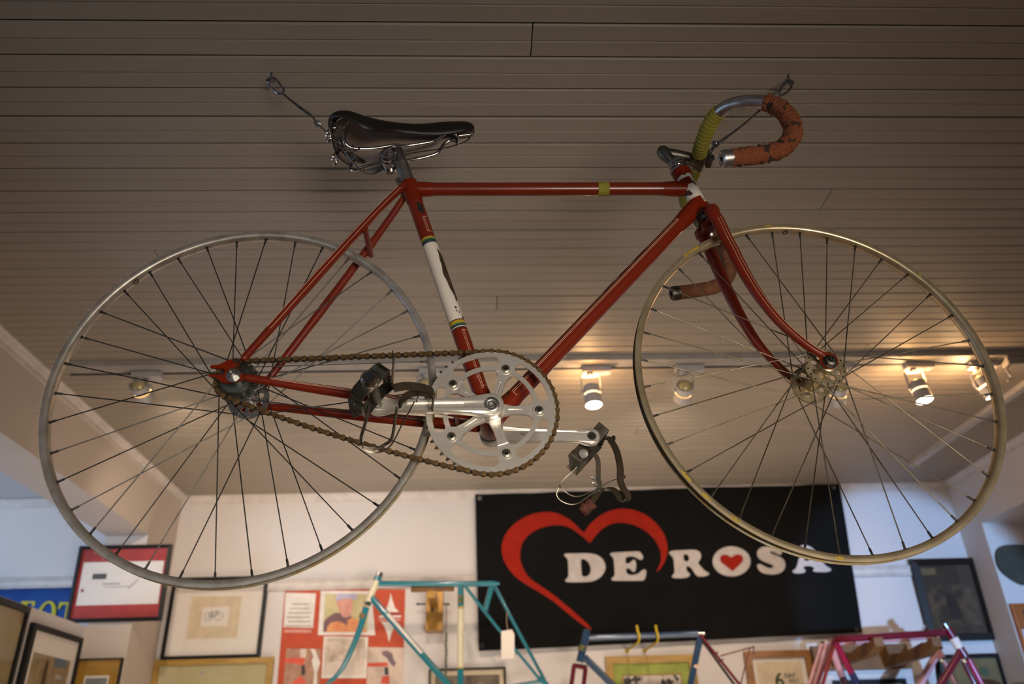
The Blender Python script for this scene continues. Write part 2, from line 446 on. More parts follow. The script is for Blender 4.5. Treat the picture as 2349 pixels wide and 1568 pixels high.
def moulding(name, prof, p0, p1, inw):
    """prof (out, down) from the corner, swept from p0 to p1; inw = direction away from the wall."""
    p0 = Vector(p0); p1 = Vector(p1); iw = Vector(inw)
    m = MB(); n = len(prof)
    m.add([p0 + iw * a + Vector((0, 0, -c)) for a, c in prof] + [p1 + iw * a + Vector((0, 0, -c)) for a, c in prof],
          [(i, (i + 1) % n, (i + 1) % n + n, i + n) for i in range(n)] + [tuple(range(n))[::-1], tuple(range(n, 2 * n))])
    m.sharp = 25
    return struct(m.build(name, TRIM, fix=True))
crown = [(0, 0), (.028, 0), (.028, .006), (.022, .010), (.016, .020), (.010, .028), (.009, .040), (0, .040)]
moulding('trim_3', crown, (BX1, WY, CZ), (XR, WY, CZ), (0, -1, 0))
moulding('trim_4', crown, (BX1, -1.5, CZ), (BX1, WY - .028, CZ), (1, 0, 0))
moulding('trim_5', crown, (XR, -1.5, CZ), (XR, WY - .028, CZ), (-1, 0, 0))
rail = [(0, 0), (.012, 0), (.022, .006), (.022, .012), (.014, .018), (.012, .040), (.018, .046), (.018, .052), (0, .056)]
moulding('trim_6', rail, (BX1, WY, 2.462), (XR, WY, 2.462), (0, -1, 0))
moulding('trim_7', rail, (-4.1, WY, 2.50), (BX0, WY, 2.50), (0, -1, 0))
moulding('trim_8', crown, (-4.1, WY, CZ), (BX0, WY, CZ), (0, -1, 0))

# ------------------------------------------------------------------ lighting track and spot lamps
TY = 2.60
tr = thing('lighting_track', 'long pale ceiling track with a dark slot carrying the spot lamps', 'light track', (0.5, TY, CZ))
b = MB(); b.box((-1.95, -.06, -.022), (2.0, .018, 0)); b.build('track_body', TRACKW, tr)
b = MB(); b.box((-1.95, .000, -.0245), (2.0, .010, -.0220)); b.build('slot', BLACK, tr)
DOME = mat('cream_reflector', (0.62, 0.52, 0.26), 0.35, 0.3)
def lamp(px, aim, on, label, side=1, py=885):
    top = w(px, py, y=TY)
    t = thing('spot_lamp', label, 'spot lamp', (top.x, TY, CZ - .024), 'spot lamps on the ceiling track')
    a = (Vector(aim) - top).normalized()
    base = Vector(top) - Vector((top.x, TY, CZ - .024))      # local position of the top of the head
    x0, x1 = (-.026, .076) if side > 0 else (-.076, .026)
    b = MB(); b.box((x0, -.018, -.020), (x1, .018, 0)); b.lathe([(.012, 0), (.012, .010), (.006, .014)], (0, 0, -.020), (0, 0, -1), 12)
    b.build('adapter', LAMPW, t)
    R0 = .031
    piv = base + a * .018
    sd = a.cross(Vector((0, -1, 0)));  sd = sd.normalized() if sd.length > .2 else Vector((1, 0, 0))
    b = MB()
    for s_ in (-1, 1):
        b.ribbon([Vector((0, 0, -.034)), Vector((0, 0, -.034)) + sd * s_ * (R0 + .004), piv + sd * s_ * (R0 + .004)], Vector((0, 1, 0)), .011, .003)
        b.lathe([(.008, 0), (.008, .006)], piv + sd * s_ * (R0 + .002), sd * s_, 10)
    b.build('yoke', LAMPW, t)
    b = MB(); b.lathe([(R0, .0), (R0, .030), (R0 - .002, .030), (R0 - .002, .0)], base, a, 24, closed=True)
    b.build('rear_ring', LAMPW, t)
    b = MB(); b.lathe([(.004, -.012), (.016, -.008), (.025, .002), (.0275, .010)], base, a, 20)
    b.build('lamp_dome', DOME, t)
    b = MB(); b.lathe([(.0275, .026), (.0275, .042)], base, a, 20)
    b.build('glowing_gap', GLOW if on else GLOW_DIM, t)
    b = MB(); b.lathe([(R0, .037), (R0, .075), (R0 - .002, .075), (R0 - .002, .037)], base, a, 24, closed=True)
    b.build('front_ring', LAMPW, t)
    b = MB(); b.lathe([(.0290, .070), (.0290, .0745)], base, a, 24)
    b.build('lens', LENS_ON, t)
    P = Vector((top.x, TY, CZ - .024)) + base
    light('SPOT', 'lamp_beam', P + a * .080, P + a * 2, 78 if on else 27, WARM, spot_size=math.radians(88), spot_blend=0.8, shadow_soft_size=0.028)
    light('POINT', 'lamp_leak', P + Vector((0, .055, -.010)), None, 2.2 if on else 1.5, (1.0, 0.62, 0.30), shadow_soft_size=0.02)
    if on: light('POINT', 'lamp_back_glow', P - a * .030, None, 0.6, (1.0, 0.50, 0.16), shadow_soft_size=0.012)
    return t
lamp(318, (-1.15, 4.13, 2.36), False, 'spot lamp turned to the wall, seen through the left part of the rear wheel', py=882)
lamp(978, (-0.35, 4.13, 2.36), False, 'spot lamp mostly hidden behind the rear rim and the chainring', py=878)
lamp(1356, (0.44, 2.48, 1.9), True, 'lit spot lamp between the chainring and the front wheel', py=888)
lamp(1571, (0.80, 4.13, 2.30), False, 'spot lamp turned to the wall, seen through the left part of the front wheel', side=1, py=884)
lamp(1925, (1.5, 4.0, 2.0), False, 'spot lamp half hidden behind the front hub', py=886)
lamp(2103, (1.66, 2.48, 1.9), True, 'lit spot lamp seen through the right part of the front wheel', py=878)
lamp(2248, (2.2, 2.52, 1.9), True, 'lit spot lamp cut by the right edge of the front rim', py=868)
t = thing('track_connector', 'dark end adapter on the track by the right edge of the picture', 'connector', tuple(w(2338, 822, z=CZ - .024)))
b = MB(); b.box((-.06, -.02, -.03), (.08, .02, .0)); b.build('adapter_body', TRACKW, t)
b = MB(); b.tube(smooth_pts([(-.05, 0, -.03), (-.07, -.01, -.05), (-.055, 0, -.075), (-.075, 0, -.09)], 5), .004, 8); b.build('cable_clip', LAMPW, t)
p0 = w(2091, 1062, z=CZ); 
t = thing('cable_conduit', 'pale straight conduit running along the ceiling towards the back wall', 'conduit', (2.19, p0.y, CZ))
b = MB(); b.box((-.016, -3.0, -.022), (.016, 0, 0)); b.build('conduit_body', LAMPW, t)
# ------------------------------------------------------------------ the hanging bicycle (its own axes: x forward, y away from the camera, z up)
bike = thing('bicycle', 'old red track racing bicycle hanging from the ceiling on wires', 'bicycle', tuple(BO))
bike.rotation_euler = BM.to_euler()
BB = (0.405, -0.066)            # bottom bracket x, z
LW, LH = 0.9648, 0.0            # front axle
# ---- frame
STT = Vector((0.2656, 0, 0.4211)); BBV = Vector((BB[0], 0, BB[1]))
HT, HB = Vector((0.7935, 0, 0.447)), Vector((0.8225, 0, 0.3455))
hd = (HB - HT).normalized()
TT0, TT1 = Vector((0.270, 0, 0.4142)), Vector((0.7975, 0, 0.4062))
DT0, DT1 = Vector((0.8115, 0, 0.3640)), BBV
frame = MB()
frame.lathe([(.0195, -.034), (.0205, -.030), (.0205, .030), (.0195, .034)], BBV, (0, 1, 0), 28)
LUGS = []
def lug(b, p, q, r0, r1, n=16):
    p = Vector(p); q = Vector(q)
    b = MB(); b.tube([p, p.lerp(q, .55), q], [r0, r0 * .99, r1], n); LUGS.append(b)
sd_ = (BBV - STT).normalized()
lug(frame, STT - sd_ * .008, STT + sd_ * .040, .0166, .0152)
lug(frame, TT0, TT0 + (TT1 - TT0).normalized() * .040, .0150, .0134)
lug(frame, TT1, TT1 - (TT1 - TT0).normalized() * .046, .0152, .0134)
dd_ = (DT1 - DT0).normalized()
lug(frame, DT0, DT0 + dd_ * .056, .0170, .0150)
lug(frame, DT1 - dd_ * .015, DT1 - dd_ * .060, .0165, .0150)
lug(frame, BBV - sd_ * .015, BBV - sd_ * .055, .0165, .0150)
lug(frame, HT + hd * -.001, HT + hd * .016, .0188, .0183)
lug(frame, HB - hd * .016, HB, .0183, .0190)
b = MB(); b.tube([HT + hd * .042 + Vector((-.003, 0, 0)), HT + hd * .026 + Vector((-.004, 0, 0))], .0172, 16); LUGS.append(b)
b = MB(); b.tube([HB - hd * .030 + Vector((-.004, 0, 0)), HB - hd * .012 + Vector((-.003, 0, 0))], .0176, 16); LUGS.append(b)
# dropouts
dropzoom = [(335, 500), (352, 460), (490, 448), (620, 388), (735, 345), (800, 330), (872, 352), (852, 420), (852, 500), (880, 580), (960, 640), (1010, 690), (940, 705), (820, 735), (720, 762), (600, 775), (480, 735), (380, 690), (310, 655), (300, 622), (420, 628), (560, 632), (600, 590), (600, 540), (560, 508), (440, 512)]
drop = [u(440 + a / 7.842, 780 + c / 7.842, -.058) for a, c in dropzoom]
drop2 = [(p.x, p.z) for p in drop]
fr = frame.build('frame', REDCHIP, bike, fix=True)
for b in LUGS: b.build('lug', REDCHIP, fr)
DROPM = mat('worn_dropout', (0.175, 0.0150, 0.003), 0.32, c2=(0.035, 0.022, 0.014), scale=38, thr=0.56, bump=0.03, spec=0.25)
for s_ in (-1, 1):
    b = MB(); b.plate([drop2], at_y, s_ * .0555, s_ * .0605); b.build('dropout', DROPM, fr, fix=True)
b = MB(); b.tube([TT0, TT1], .0130, 20); b.build('top_tube', RED, fr)
DOWNM = mat('down_tube_paint', (0.175, 0.0150, 0.003), 0.28, c2=(0.07, 0.03, 0.012), scale=26, thr=0.67, coat=0.6, stretch=(1, 1, 1))
b = MB(); b.tube([DT0.lerp(DT1, k / 8) for k in range(9)], .0146, 20); b.build('down_tube', DOWNM, fr)
R_ = (0.175, 0.0150, 0.003); Yb = (0.48, 0.34, 0.03); Gb = (0.05, 0.16, 0.05); Kb = (0.015, 0.02, 0.03); Wb = (0.74, 0.68, 0.60); Db = (0.12, .02, .015); Bb = (0.05, .09, .12)
seatm = mat_bands('seat_tube_paint', [(0, R_), (.252, Db), (.255, Yb), (.265, Gb), (.272, Kb), (.276, Bb), (.279, Kb), (.284, Wb), (.616, Db), (.620, Yb), (.630, Gb), (.636, Bb), (.640, Kb), (.644, Wb), (.647, Kb), (.651, R_)])
b = MB(); b.tube([STT.lerp(BBV, k / 8) for k in range(9)], .0143, 24); b.build('seat_tube', seatm, fr)
headm = mat_bands('head_tube_paint', [(0, Wb), (.90, R_)], chip=(0.06, 0.03, 0.018), chip_thr=0.575, chip_scale=55)
b = MB(); b.tube([HT, HT.lerp(HB, .5), HB], .0160, 24); b.build('head_tube', headm, fr)
# chip of missing paint on the white panel: dark worn patch lying on the tube surface
def tube_patch(A, B, rad, outline, name, m, parent, lift=.0004):
    """outline: (t along the tube, angle in degrees; 0 = towards the camera side, + = up/forward)."""
    A = Vector(A); B = Vector(B); t = (B - A).normalized()
    n0 = Vector((0, -1, 0)); n0 = (n0 - t * n0.dot(t)).normalized(); n1 = t.cross(n0)
    L = (B - A).length
    c = (sum(o[0] for o in outline) / len(outline), sum(o[1] for o in outline) / len(outline))
    mb = MB()
    def P(tt, an, rr):
        a_ = math.radians(an)
        return A + t * (tt * L) + (n0 * math.cos(a_) + n1 * math.sin(a_)) * rr
    rings = 4; n = len(outline)
    V = []
    for k in range(rings + 1):
        q = k / rings
        V += [P(c[0] + (o[0] - c[0]) * q, c[1] + (o[1] - c[1]) * q, rad + lift) for o in outline]
    F = []
    for k in range(rings):
        for i in range(n):
            j = (i + 1) % n
            F.append((k * n + i, k * n + j, (k + 1) * n + j, (k + 1) * n + i))
    mb.add(V, F)
    return mb.build(name, m, parent, fix=True)
CHIP = mat('bare_rusty_steel', (0.085, 0.055, 0.028), 0.6, 0.3, c2=(0.04, 0.028, 0.018), scale=40)
for s_ in (1,):
    # long scar along the front of the white panel (strip following the tube)
    t0, t1 = .318, .548
    L = (BBV - STT).length
    n0 = Vector((0, -1, 0)); n1 = sd_.cross(n0)
    mb = MB(); V = []; F = []; NN = 26
    for k in range(NN + 1):
        q = k / NN
        tt = t0 + (t1 - t0) * q
        wob = 7 * math.sin(q * 9) + 5 * math.sin(q * 23)
        lo = 34 - 18 * math.sin(q * PI) + wob * .6 + 12 * q; hi = 44 + 46 * min(1, q * 5) * min(1, (1 - q) * 9 + .05)
        for j in range(7):
            a_ = math.radians(lo + (hi - lo) * j / 6)
            V.append(STT + sd_ * (tt * L) + (n0 * math.cos(a_) - n1 * math.sin(a_)) * .0147)
    for k in range(NN):
        for j in range(6): F.append((k * 7 + j, k * 7 + j + 1, k * 7 + j + 8, k * 7 + j + 7))
    mb.add(V, F); mb.build('paint_scar', CHIP, fr, fix=True)
for (tt, an, s1, s2) in ((.572, -22, .006, 7), (.585, -20, .004, 5), (.59, -38, .007, 4), (.612, -58, .007, 9)):
    tube_patch(STT, BBV, .0143, [(tt + s1 * math.cos(k) * (1 + .3 * math.sin(3 * k)), an + s2 * math.sin(k)) for k in [i * PI / 5 for i in range(10)]], 'paint_chip', CHIP, fr)
for (t0, ln, an, wd) in ((.285, .075, 62, 13), (.37, .05, 58, 10), (.44, .06, 66, 12)):
    tube_patch(DT0, DT1, .0146, [(t0 + ln * math.cos(k) * (1 + .2 * math.sin(4 * k)) * .5, an + wd * math.sin(k) * (1 + .3 * math.cos(5 * k))) for k in [i * PI / 8 for i in range(16)]], 'paint_chip', CHIP, fr)
tube_patch(STT, BBV, .0146, [(.098, -5), (.140, 8), (.158, -30), (.112, -42)], 'badge', mat('dark_badge', (0.02, 0.018, 0.015), 0.5), fr, .0005)
# pinstripes
stripes = MB()
def stripe(A, B, rad, an, t0, t1, r_=.00045):
    A = Vector(A); B = Vector(B); t = (B - A).normalized()
    n0 = (Vector((0, -1, 0)) - t * Vector((0, -1, 0)).dot(t)).normalized(); n1 = t.cross(n0)
    a_ = math.radians(an); o = (n0 * math.cos(a_) + n1 * math.sin(a_)) * rad
    stripes.tube([A.lerp(B, t0) + o, A.lerp(B, t1) + o], r_, 5)
def stripe_end(A, B, rad, a0, a1, tt):
    A = Vector(A); B = Vector(B); t = (B - A).normalized()
    n0 = (Vector((0, -1, 0)) - t * Vector((0, -1, 0)).dot(t)).normalized(); n1 = t.cross(n0)
    stripes.tube([A.lerp(B, tt) + (n0 * math.cos(math.radians(a)) + n1 * math.sin(math.radians(a))) * rad for a in [a0 + (a1 - a0) * k / 5 for k in range(6)]], .00045, 5)
for an in (14, 26): stripe(DT0, DT1, .0146, an, .10, .90)
stripe_end(DT0, DT1, .0146, 14, 44, .10); stripe_end(DT0, DT1, .0146, 26, 44, .125); stripe_end(DT0, DT1, .0148, 14, -20, .90)
for an in (-12, -24): stripe(STT, BBV, .0143, an, .168, .236); stripe(STT, BBV, .0143, an, .66, .90)
for tt in (.168, .236, .664): stripe_end(STT, BBV, .0143, -12, -46, tt)
for tt in (.880, .90): stripe_end(STT, BBV, .0146, -12, -50, tt)
for an in (-62, -70): stripe(TT0, TT1, .0130, an, .20, .93)
stripe_end(TT0, TT1, .0130, -62, -80, .93)
# stays
for s_ in (-1, 1):
    A = Vector((.2560, s_ * .0155, .4120)); B_ = Vector((.0130, s_ * .0575, .0330))
    pts = [A, A.lerp(B_, .18) + Vector((0, s_ * .007, 0)), A.lerp(B_, .5) + Vector((0, s_ * .007, 0)), A.lerp(B_, .8) + Vector((0, s_ * .003, 0)), B_]
    b = MB(); b.tube(smooth_pts(pts, 4), [.0070] * 5 + [.0078] * 6 + [.0070] * 3 + [.0064] * 3, 14); b.sphere(B_, .0064, 10, 6)
    b.sphere(A, .0072, 10, 6)
    b.build('seat_stay', RED, fr)
    if s_ < 0:
        for o_ in (-.0035, .0035):
            stripes.tube([p + Vector((o_ * .8, -.0073, -o_ * .5)) for p in smooth_pts(pts, 4)[1:14]], .00045, 5)
    A = Vector((.0210, s_ * .0570, -.0025)); B_ = Vector((.385, s_ * .0240, -.0640))
    pts = [A, A.lerp(B_, .25), A.lerp(B_, .6) + Vector((0, s_ * .003, 0)), B_]
    b = MB(); b.tube(smooth_pts(pts, 4), [.0062, .0065, .0068, .0072, .0078, .0082, .0086, .009, .0092, .0095, .0098, .0100, .0102], 14); b.sphere(A, .0062, 10, 6)
    b.build('chain_stay', RED, fr)
    if s_ < 0:
        for o_ in (.0020, .0042):
            stripes.tube([p + Vector((0, -math.sqrt(max(0, r_ * r_ - o_ * o_)) - .0001, o_)) for p, r_ in list(zip(smooth_pts(pts, 4), [.0062, .0065, .0068, .0072, .0078, .0082, .0086, .009, .0092, .0095, .0098, .0100, .0102]))[2:10]], .00045, 5)
b = MB(); b.tube([(.1915, -.042, .2935), (.1915, .042, .2935)], .0055, 12); b.build('stay_bridge', RED, fr)
b = MB(); b.tube([(.350, -.026, -.0590), (.350, .026, -.0590)], .0055, 12); b.build('chain_stay_bridge', RED, fr)
stripes.build('pinstripe', CREAM, fr)
TAPE = MB(); tdir = (TT1 - TT0).normalized()
tp = TT0.lerp(TT1, .675)
TAPE.tube([tp, tp + tdir * .003, tp + tdir * .019, tp + tdir * .021], [.0136, .0139, .0138, .0136], 18); TAPE.build('yellow_tape_band', YTAPE, fr)
b = MB(); b.tube([(.2475, -.013, .4215), (.2475, .013, .4215)], .0062, 12); b.lathe([(.0045, 0), (.0078, .001), (.0078, .006), (.004, .008)], (.2475, -.013, .4215), (0, -1, 0), 6); b.lathe([(.0078, 0), (.0078, .006), (.004, .008)], (.2475, .013, .4215), (0, 1, 0), 6)
b.build('seat_bolt', CHROME, fr)
# bottom bracket cup
for s_ in (-1, 1):
    b = MB(); b.lathe([(.0175, .034), (.0190, .036), (.0190, .041), (.012, .0415)], BBV, (0, s_, 0), 20); b.build('bearing_cup', DARKMETAL, fr)

# ---- headset
hs = MB()
hs.lathe([(.0170, 0), (.0205, .001), (.0205, .006), (.0175, .0085), (.0165, .011), (.0190, .0115), (.0190, .0145), (.0150, .016), (.0150, .0185), (.0175, .019), (.0175, .0245), (.0125, .0255)], HT, -hd, 28)
hs.build('upper_headset', CHROME, bike)
hs = MB(); hs.lathe([(.0170, 0), (.0215, .002), (.0225, .007), (.0195, .0085), (.0185, .0105), (.0205, .012), (.0195, .018), (.0160, .020)], HB, hd, 28)
hs.build('lower_headset', DARKMETAL, bike)

# ---- fork: near blade traced, far blade mirrored with the measured difference
near = [u(1632, 482, -.0335), u(1650, 512, -.0345), u(1665, 545, -.0355), u(1683, 578, -.037), u(1700, 612, -.0385), u(1740, 678, -.042), u(1790, 740, -.046), u(1850, 792, -.049), u(1893, 818, -.050)]
rads = [(.0085, .0125), (.0086, .0125), (.0086, .0124), (.0085, .0120), (.0084, .0115), (.0080, .0102), (.0074, .0085), (.0066, .0070), (.0060, .0062)]
fk = MB()
CR0 = HB + hd * .026
fk.tube([HB + hd * .018, CR0, CR0 + hd * .010], [.0150, .0155, .0150], 18)
for s_ in (-1, 1):
    n0_ = near[0].copy(); n0_.y = s_ * .0335
    if s_ > 0: n0_ += Vector((-.002, 0, -.004))
    fk.tube(smooth_pts([CR0 + Vector((0, s_ * .006, .001)), CR0.lerp(n0_, .55) + Vector((.001, 0, -.004)), n0_ + Vector((.001, 0, -.006))], 4), [(.0125, .0105)] * 3 + [(.0105, .0090)] * 3 + [(.010, .0088)] * 3, 14)
crown_ = fk.build('fork', REDCHIP, bike)
for s_ in (-1, 1):
    P = []
    for p in near:
        q = p.copy(); q.y *= -s_
        if s_ > 0: q += Vector((-.003, 0, -.003))
        P.append(q)
    e = Vector((LW, s_ * .0505, .004))
    b = MB(); sp = smooth_pts(P + [P[-1].lerp(e, .8)], 4)
    RD = []
    rr_ = rads + [(.0030, .0085)]
    for i in range(len(rr_) - 1):
        for k in range(4): RD.append((rr_[i][0] + (rr_[i + 1][0] - rr_[i][0]) * k / 4, rr_[i][1] + (rr_[i + 1][1] - rr_[i][1]) * k / 4))
    RD.append(rr_[-1])
    b.tube(sp, RD, 18)
    top = P[0]; dv = (P[1] - P[0]).normalized()
    b.lathe([(.0001, -.010), (.008, -.009), (.0120, -.006), (.0137, 0), (.0137, .008), (.0128, .0085)], top, dv, 20)
    bl = b.build('fork_blade', RED, crown_)
    b = MB(); b.lathe([(.0150, -.0025), (.0150, .0025)], e, (0, 1, 0), 20); b.build('fork_end', REDCHIP, crown_)
    if s_ < 0:
        pst = MB()
        for o_ in (.0035, -.0015):
            pst.tube([sp[i] + Vector((o_, -RD[i][0] - .0001, o_ * .5)) for i in range(3, len(sp) - 5)], .00045, 5)
        pst.build('pinstripe', CREAM, crown_)

# ---- stem and handlebar
QT = Vector((.7655, 0, .4985)); CL = Vector((.8345, 0, .4790))
st = MB()
st.tube([HT - hd * .022, QT.lerp(HT, .35), QT.lerp(HT, .12), QT - (HT - QT).normalized() * .001], [.0108, .0110, .0135, .0128], 20)
st.sphere(QT - (HT - QT).normalized() * .001, .0126, 18, 8)
st.tube([QT + Vector((.002, 0, -.004)), QT.lerp(CL, .35), QT.lerp(CL, .75), CL], [.0125, .0105, .0098, .0115], 18)
st.tube([CL + Vector((0, -.021, 0)), CL + Vector((0, -.019, 0)), CL + Vector((0, .019, 0)), CL + Vector((0, .021, 0))], [.0160, .0172, .0172, .0160], 24)
stem = st.build('stem', DARKMETAL, bike)
b = MB(); c_ = CL + Vector((.020, 0, -.006)); b.tube([c_ + Vector((0, -.011, 0)), c_ + Vector((0, .011, 0))], .0078, 14)
b.lathe([(.0062, 0), (.0062, .004), (.0035, .004), (.0035, .001)], c_ + Vector((0, -.011, 0)), (0, -1, 0), 14); b.build('stem_bolt', DARKMETAL, stem)
NP = [(CL.x, -.000, CL.z), tuple(u(1606, 345, -.030)), tuple(u(1613, 322, -.058)), tuple(u(1624, 294, -.086)), tuple(u(1641, 266, -.112)), tuple(u(1668, 244, -.138)), tuple(u(1705, 234, -.160)), tuple(u(1748, 234, -.175)), tuple(u(1788, 248, -.183)), tuple(u(1812, 275, -.187)), tuple(u(1819, 305, -.188)), tuple(u(1802, 334, -.187)), tuple(u(1768, 350, -.186)), tuple(u(1715, 358, -.186)), tuple(u(1662, 364, -.186))]
FP = [(p[0] - .012 * abs(p[1]) / .186, -p[1], p[2] - .036 * (abs(p[1]) / .186)) for p in NP]
FPX_ = [(1672, 585, .184), (1668, 620, .186), (1640, 650, .186), (1595, 668, .186), (1543, 684, .186)]
nb = smooth_pts(NP, 6); fb = smooth_pts(FP, 6)
hb = MB(); hb.tube(fb[::-1] + nb[1:], .0122, 18); bar = hb.build('handlebar', ALU_DULL, bike)
def part_of(P, i0, i1): return P[int(i0):int(i1) + 1]
import colorsys
def rough_tube(P, rad, amp, seed, seg=20):
    rnd = random.Random(seed); b = MB(); b.tube(P, [rad * (1 + rnd.uniform(-amp * .3, amp * .3)) for _ in P], seg)
    for v in b.v: v += Vector((rnd.uniform(-1, 1), rnd.uniform(-1, 1), rnd.uniform(-1, 1))) * (rad * amp * .28)
    b.sharp = 180
    return b
n_ = len(nb)
tape_near = smooth_pts(part_of(nb, 43, n_ - 3), 3); tape_far = smooth_pts(part_of(fb, 43, n_ - 3), 3)
b = rough_tube(tape_near, .0152, .30, 3)
# frayed threads
rnd = random.Random(5)
for k in range(90):
    i = rnd.randrange(2, len(tape_near) - 2); p = tape_near[i]; t_ = (tape_near[i + 1] - tape_near[i - 1]).normalized()
    a_ = t_.orthogonal().normalized(); th = rnd.uniform(0, 2 * PI); nrm = a_ * math.cos(th) + t_.cross(a_) * math.sin(th)
    q = p + nrm * .0148
    b.tube([q, q + nrm * rnd.uniform(.001, .0035) + t_ * rnd.uniform(-.004, .004), q + nrm * rnd.uniform(0, .004) + t_ * rnd.uniform(-.008, .008)], .0004, 4)
b.build('grip_tape', CLOTH, bar)['label'] = 'frayed orange cloth grip tape with dark holes'
b = rough_tube(tape_far, .0146, .10, 4); b.build('grip_tape', CLOTH2, bar)['label'] = 'brown cloth grip tape'
for P in (nb, fb):
    seg_ = part_of(P, 4, 26)
    b = MB(); rl = []
    sp = smooth_pts(seg_, 3)
    for i in range(len(sp)): rl.append(.0141 + (.0008 if (i % 5) < 3 else 0))
    b.tube(sp, rl, 20); b.sharp = 180
    b.build('yellow_sleeve', YTAPE, bar)
    e = P[-1]; dv = (P[-1] - P[-4]).normalized()
    b = MB(); b.lathe([(.0150, -.012), (.0155, .0), (.0150, .004), (.0118, .006), (.0108, .0050), (.0030, .0050)], e, dv, 22); pl = b.build('bar_plug', DARKMETAL if P is fb else ALU_DULL, bar)
    sidev = dv.cross(Vector((0, 1, 0))).normalized()
    b = MB(); c_ = e + dv * .0062; b.ribbon([c_ - sidev * .0042, c_ + sidev * .0042], Vector((0, 1, 0)), .0016, .0022); b.build('plug_slot', BLACK, bar)

# ---- seat post and saddle
sp_dir = -sd_
SP0 = STT + sp_dir * -.02; SPT = STT + sp_dir * .094
b = MB(); b.tube([SP0, STT + sp_dir * .058, STT + sp_dir * .060, STT + sp_dir * .064, SPT], [.0130, .0130, .0127, .0112, .0108], 22); b.build('seatpost', ALU_DULL, bike)
sad = MB()
secs = [(.108, .024, .556, .550), (.110, .042, .560, .547), (.117, .058, .563, .542), (.132, .070, .565, .536), (.152, .075, .565, .526), (.172, .071, .564, .513), (.188, .064, .563, .507), (.204, .056, .563, .510), (.225, .044, .564, .520), (.250, .034, .566, .527), (.285, .026, .569, .529), (.320, .0215, .576, .531), (.350, .019, .579, .537), (.372, .017, .579, .545), (.385, .013, .576, .553), (.392, .006, .570, .560)]
_s = []
for i in range(len(secs) - 1):
    q0, q1, q2, q3 = secs[max(i - 1, 0)], secs[i], secs[i + 1], secs[min(i + 2, len(secs) - 1)]
    for k in range(3):
        t_ = k / 3
        _s.append(tuple(.5 * (2 * b1 + (c1 - a1) * t_ + (2 * a1 - 5 * b1 + 4 * c1 - d1) * t_ ** 2 + (3 * b1 - a1 - 3 * c1 + d1) * t_ ** 3) for a1, b1, c1, d1 in zip(q0, q1, q2, q3)))
secs = _s + [secs[-1]]
V = []; NA = 26
for (xx, ww, zt, zb) in secs:
    for k in range(NA + 1):
        a_ = -PI / 2 + PI * k / NA
        yv = ww * math.copysign(abs(math.sin(a_)) ** .85, math.sin(a_)); zv = zb + (zt - zb) * (max(0, math.cos(a_)) ** .55)
        V.append((xx, yv, zv))
F = []
for i in range(len(secs) - 1):
    for k in range(NA): F.append((i * (NA + 1) + k, (i + 1) * (NA + 1) + k, (i + 1) * (NA + 1) + k + 1, i * (NA + 1) + k + 1))
F.append(tuple(range(NA + 1)))
sad.add(V, F); sad.sharp = 80
saddle = sad.build('saddle', LEATHER, bike, fix=True)
md = saddle.modifiers.new('thick', 'SOLIDIFY'); md.thickness = .0035; md.offset = -1; saddle.data.materials.append(FLESH); md.material_offset = 1; md.material_offset_rim = 0
def rail_pts(s_):
    P = [(797, 300), (790, 312), (790, 325), (800, 336), (818, 341), (850, 341), (880, 337), (905, 333), (935, 334), (975, 328), (1003, 321), (1018, 308), (1035, 303), (1046, 309)]
    Q = [u(a, c, -.024 if 0 else -.024) for a, c in P]
    out = []
    ys = [.042, .042, .040, .034, .028, .023, .022, .022, .021, .020, .018, .014, .011, .006]
    for (a, c), yv in zip(P, ys):
        p = u(a, c, -yv); out.append(Vector((p.x, s_ * yv, p.z)))
    return out
for s_ in (-1, 1):
    b = MB(); b.tube(smooth_pts(rail_pts(s_), 5), .0035, 10); b.build('saddle_rail', CHROME, saddle)
# cantle plate and bag loops under the rear
cp = []
for k in range(21):
    a_ = math.radians(-88 + 176 * k / 20)
    cp.append((.120 + .050 * (1 - math.cos(a_)), .0655 * math.sin(a_), .557 - .018 * (1 - math.cos(a_))))
b = MB(); b.ribbon(cp, [Vector((.75, 0, .65))] * len(cp), [.009 + .006 * math.sin(PI * k / 20) for k in range(21)], .002)
for s_ in (-1, 1):
    b.tube(smooth_pts([(.121, s_ * .020, .556), (.128, s_ * .026, .546), (.140, s_ * .030, .548), (.146, s_ * .036, .557)], 5), .0028, 8)
b.build('cantle_plate', CHROME, saddle)
for s_ in (-1, 1):
    b = MB(); c_ = Vector((.112, s_ * .034, .520))
    b.tube([c_ + Vector((.003 * math.sin(a_), .013 * math.cos(a_), .009 * math.sin(a_))) for a_ in [i * PI / 8 for i in range(16)]], .0018, 8, closed=True)
    b.ribbon([(.122, s_ * .032, .555), (.117, s_ * .033, .540), (.113, s_ * .034, .530)], (0, 1, 0), .016, .0018)
    b.build('bag_loop', CHROME, saddle)
# copper rivets, nose fitting
b = MB()
nf = u(1047, 312, 0)
b.tube([nf + Vector((0, -.013, .006)), nf + Vector((0, .013, .006))], .0052, 12)
b.tube([nf, nf + Vector((.030, 0, .004))], .0030, 10)
b.lathe([(.0075, 0), (.0075, .004), (.005, .006)], nf + Vector((.028, 0, .004)), (1, 0, 0), 12)
b.ribbon([nf + Vector((.004, 0, -.012)), nf + Vector((.004, 0, .022))], (0, 1, 0), .024, .003)
b.build('nose_fitting', CHROME, saddle)
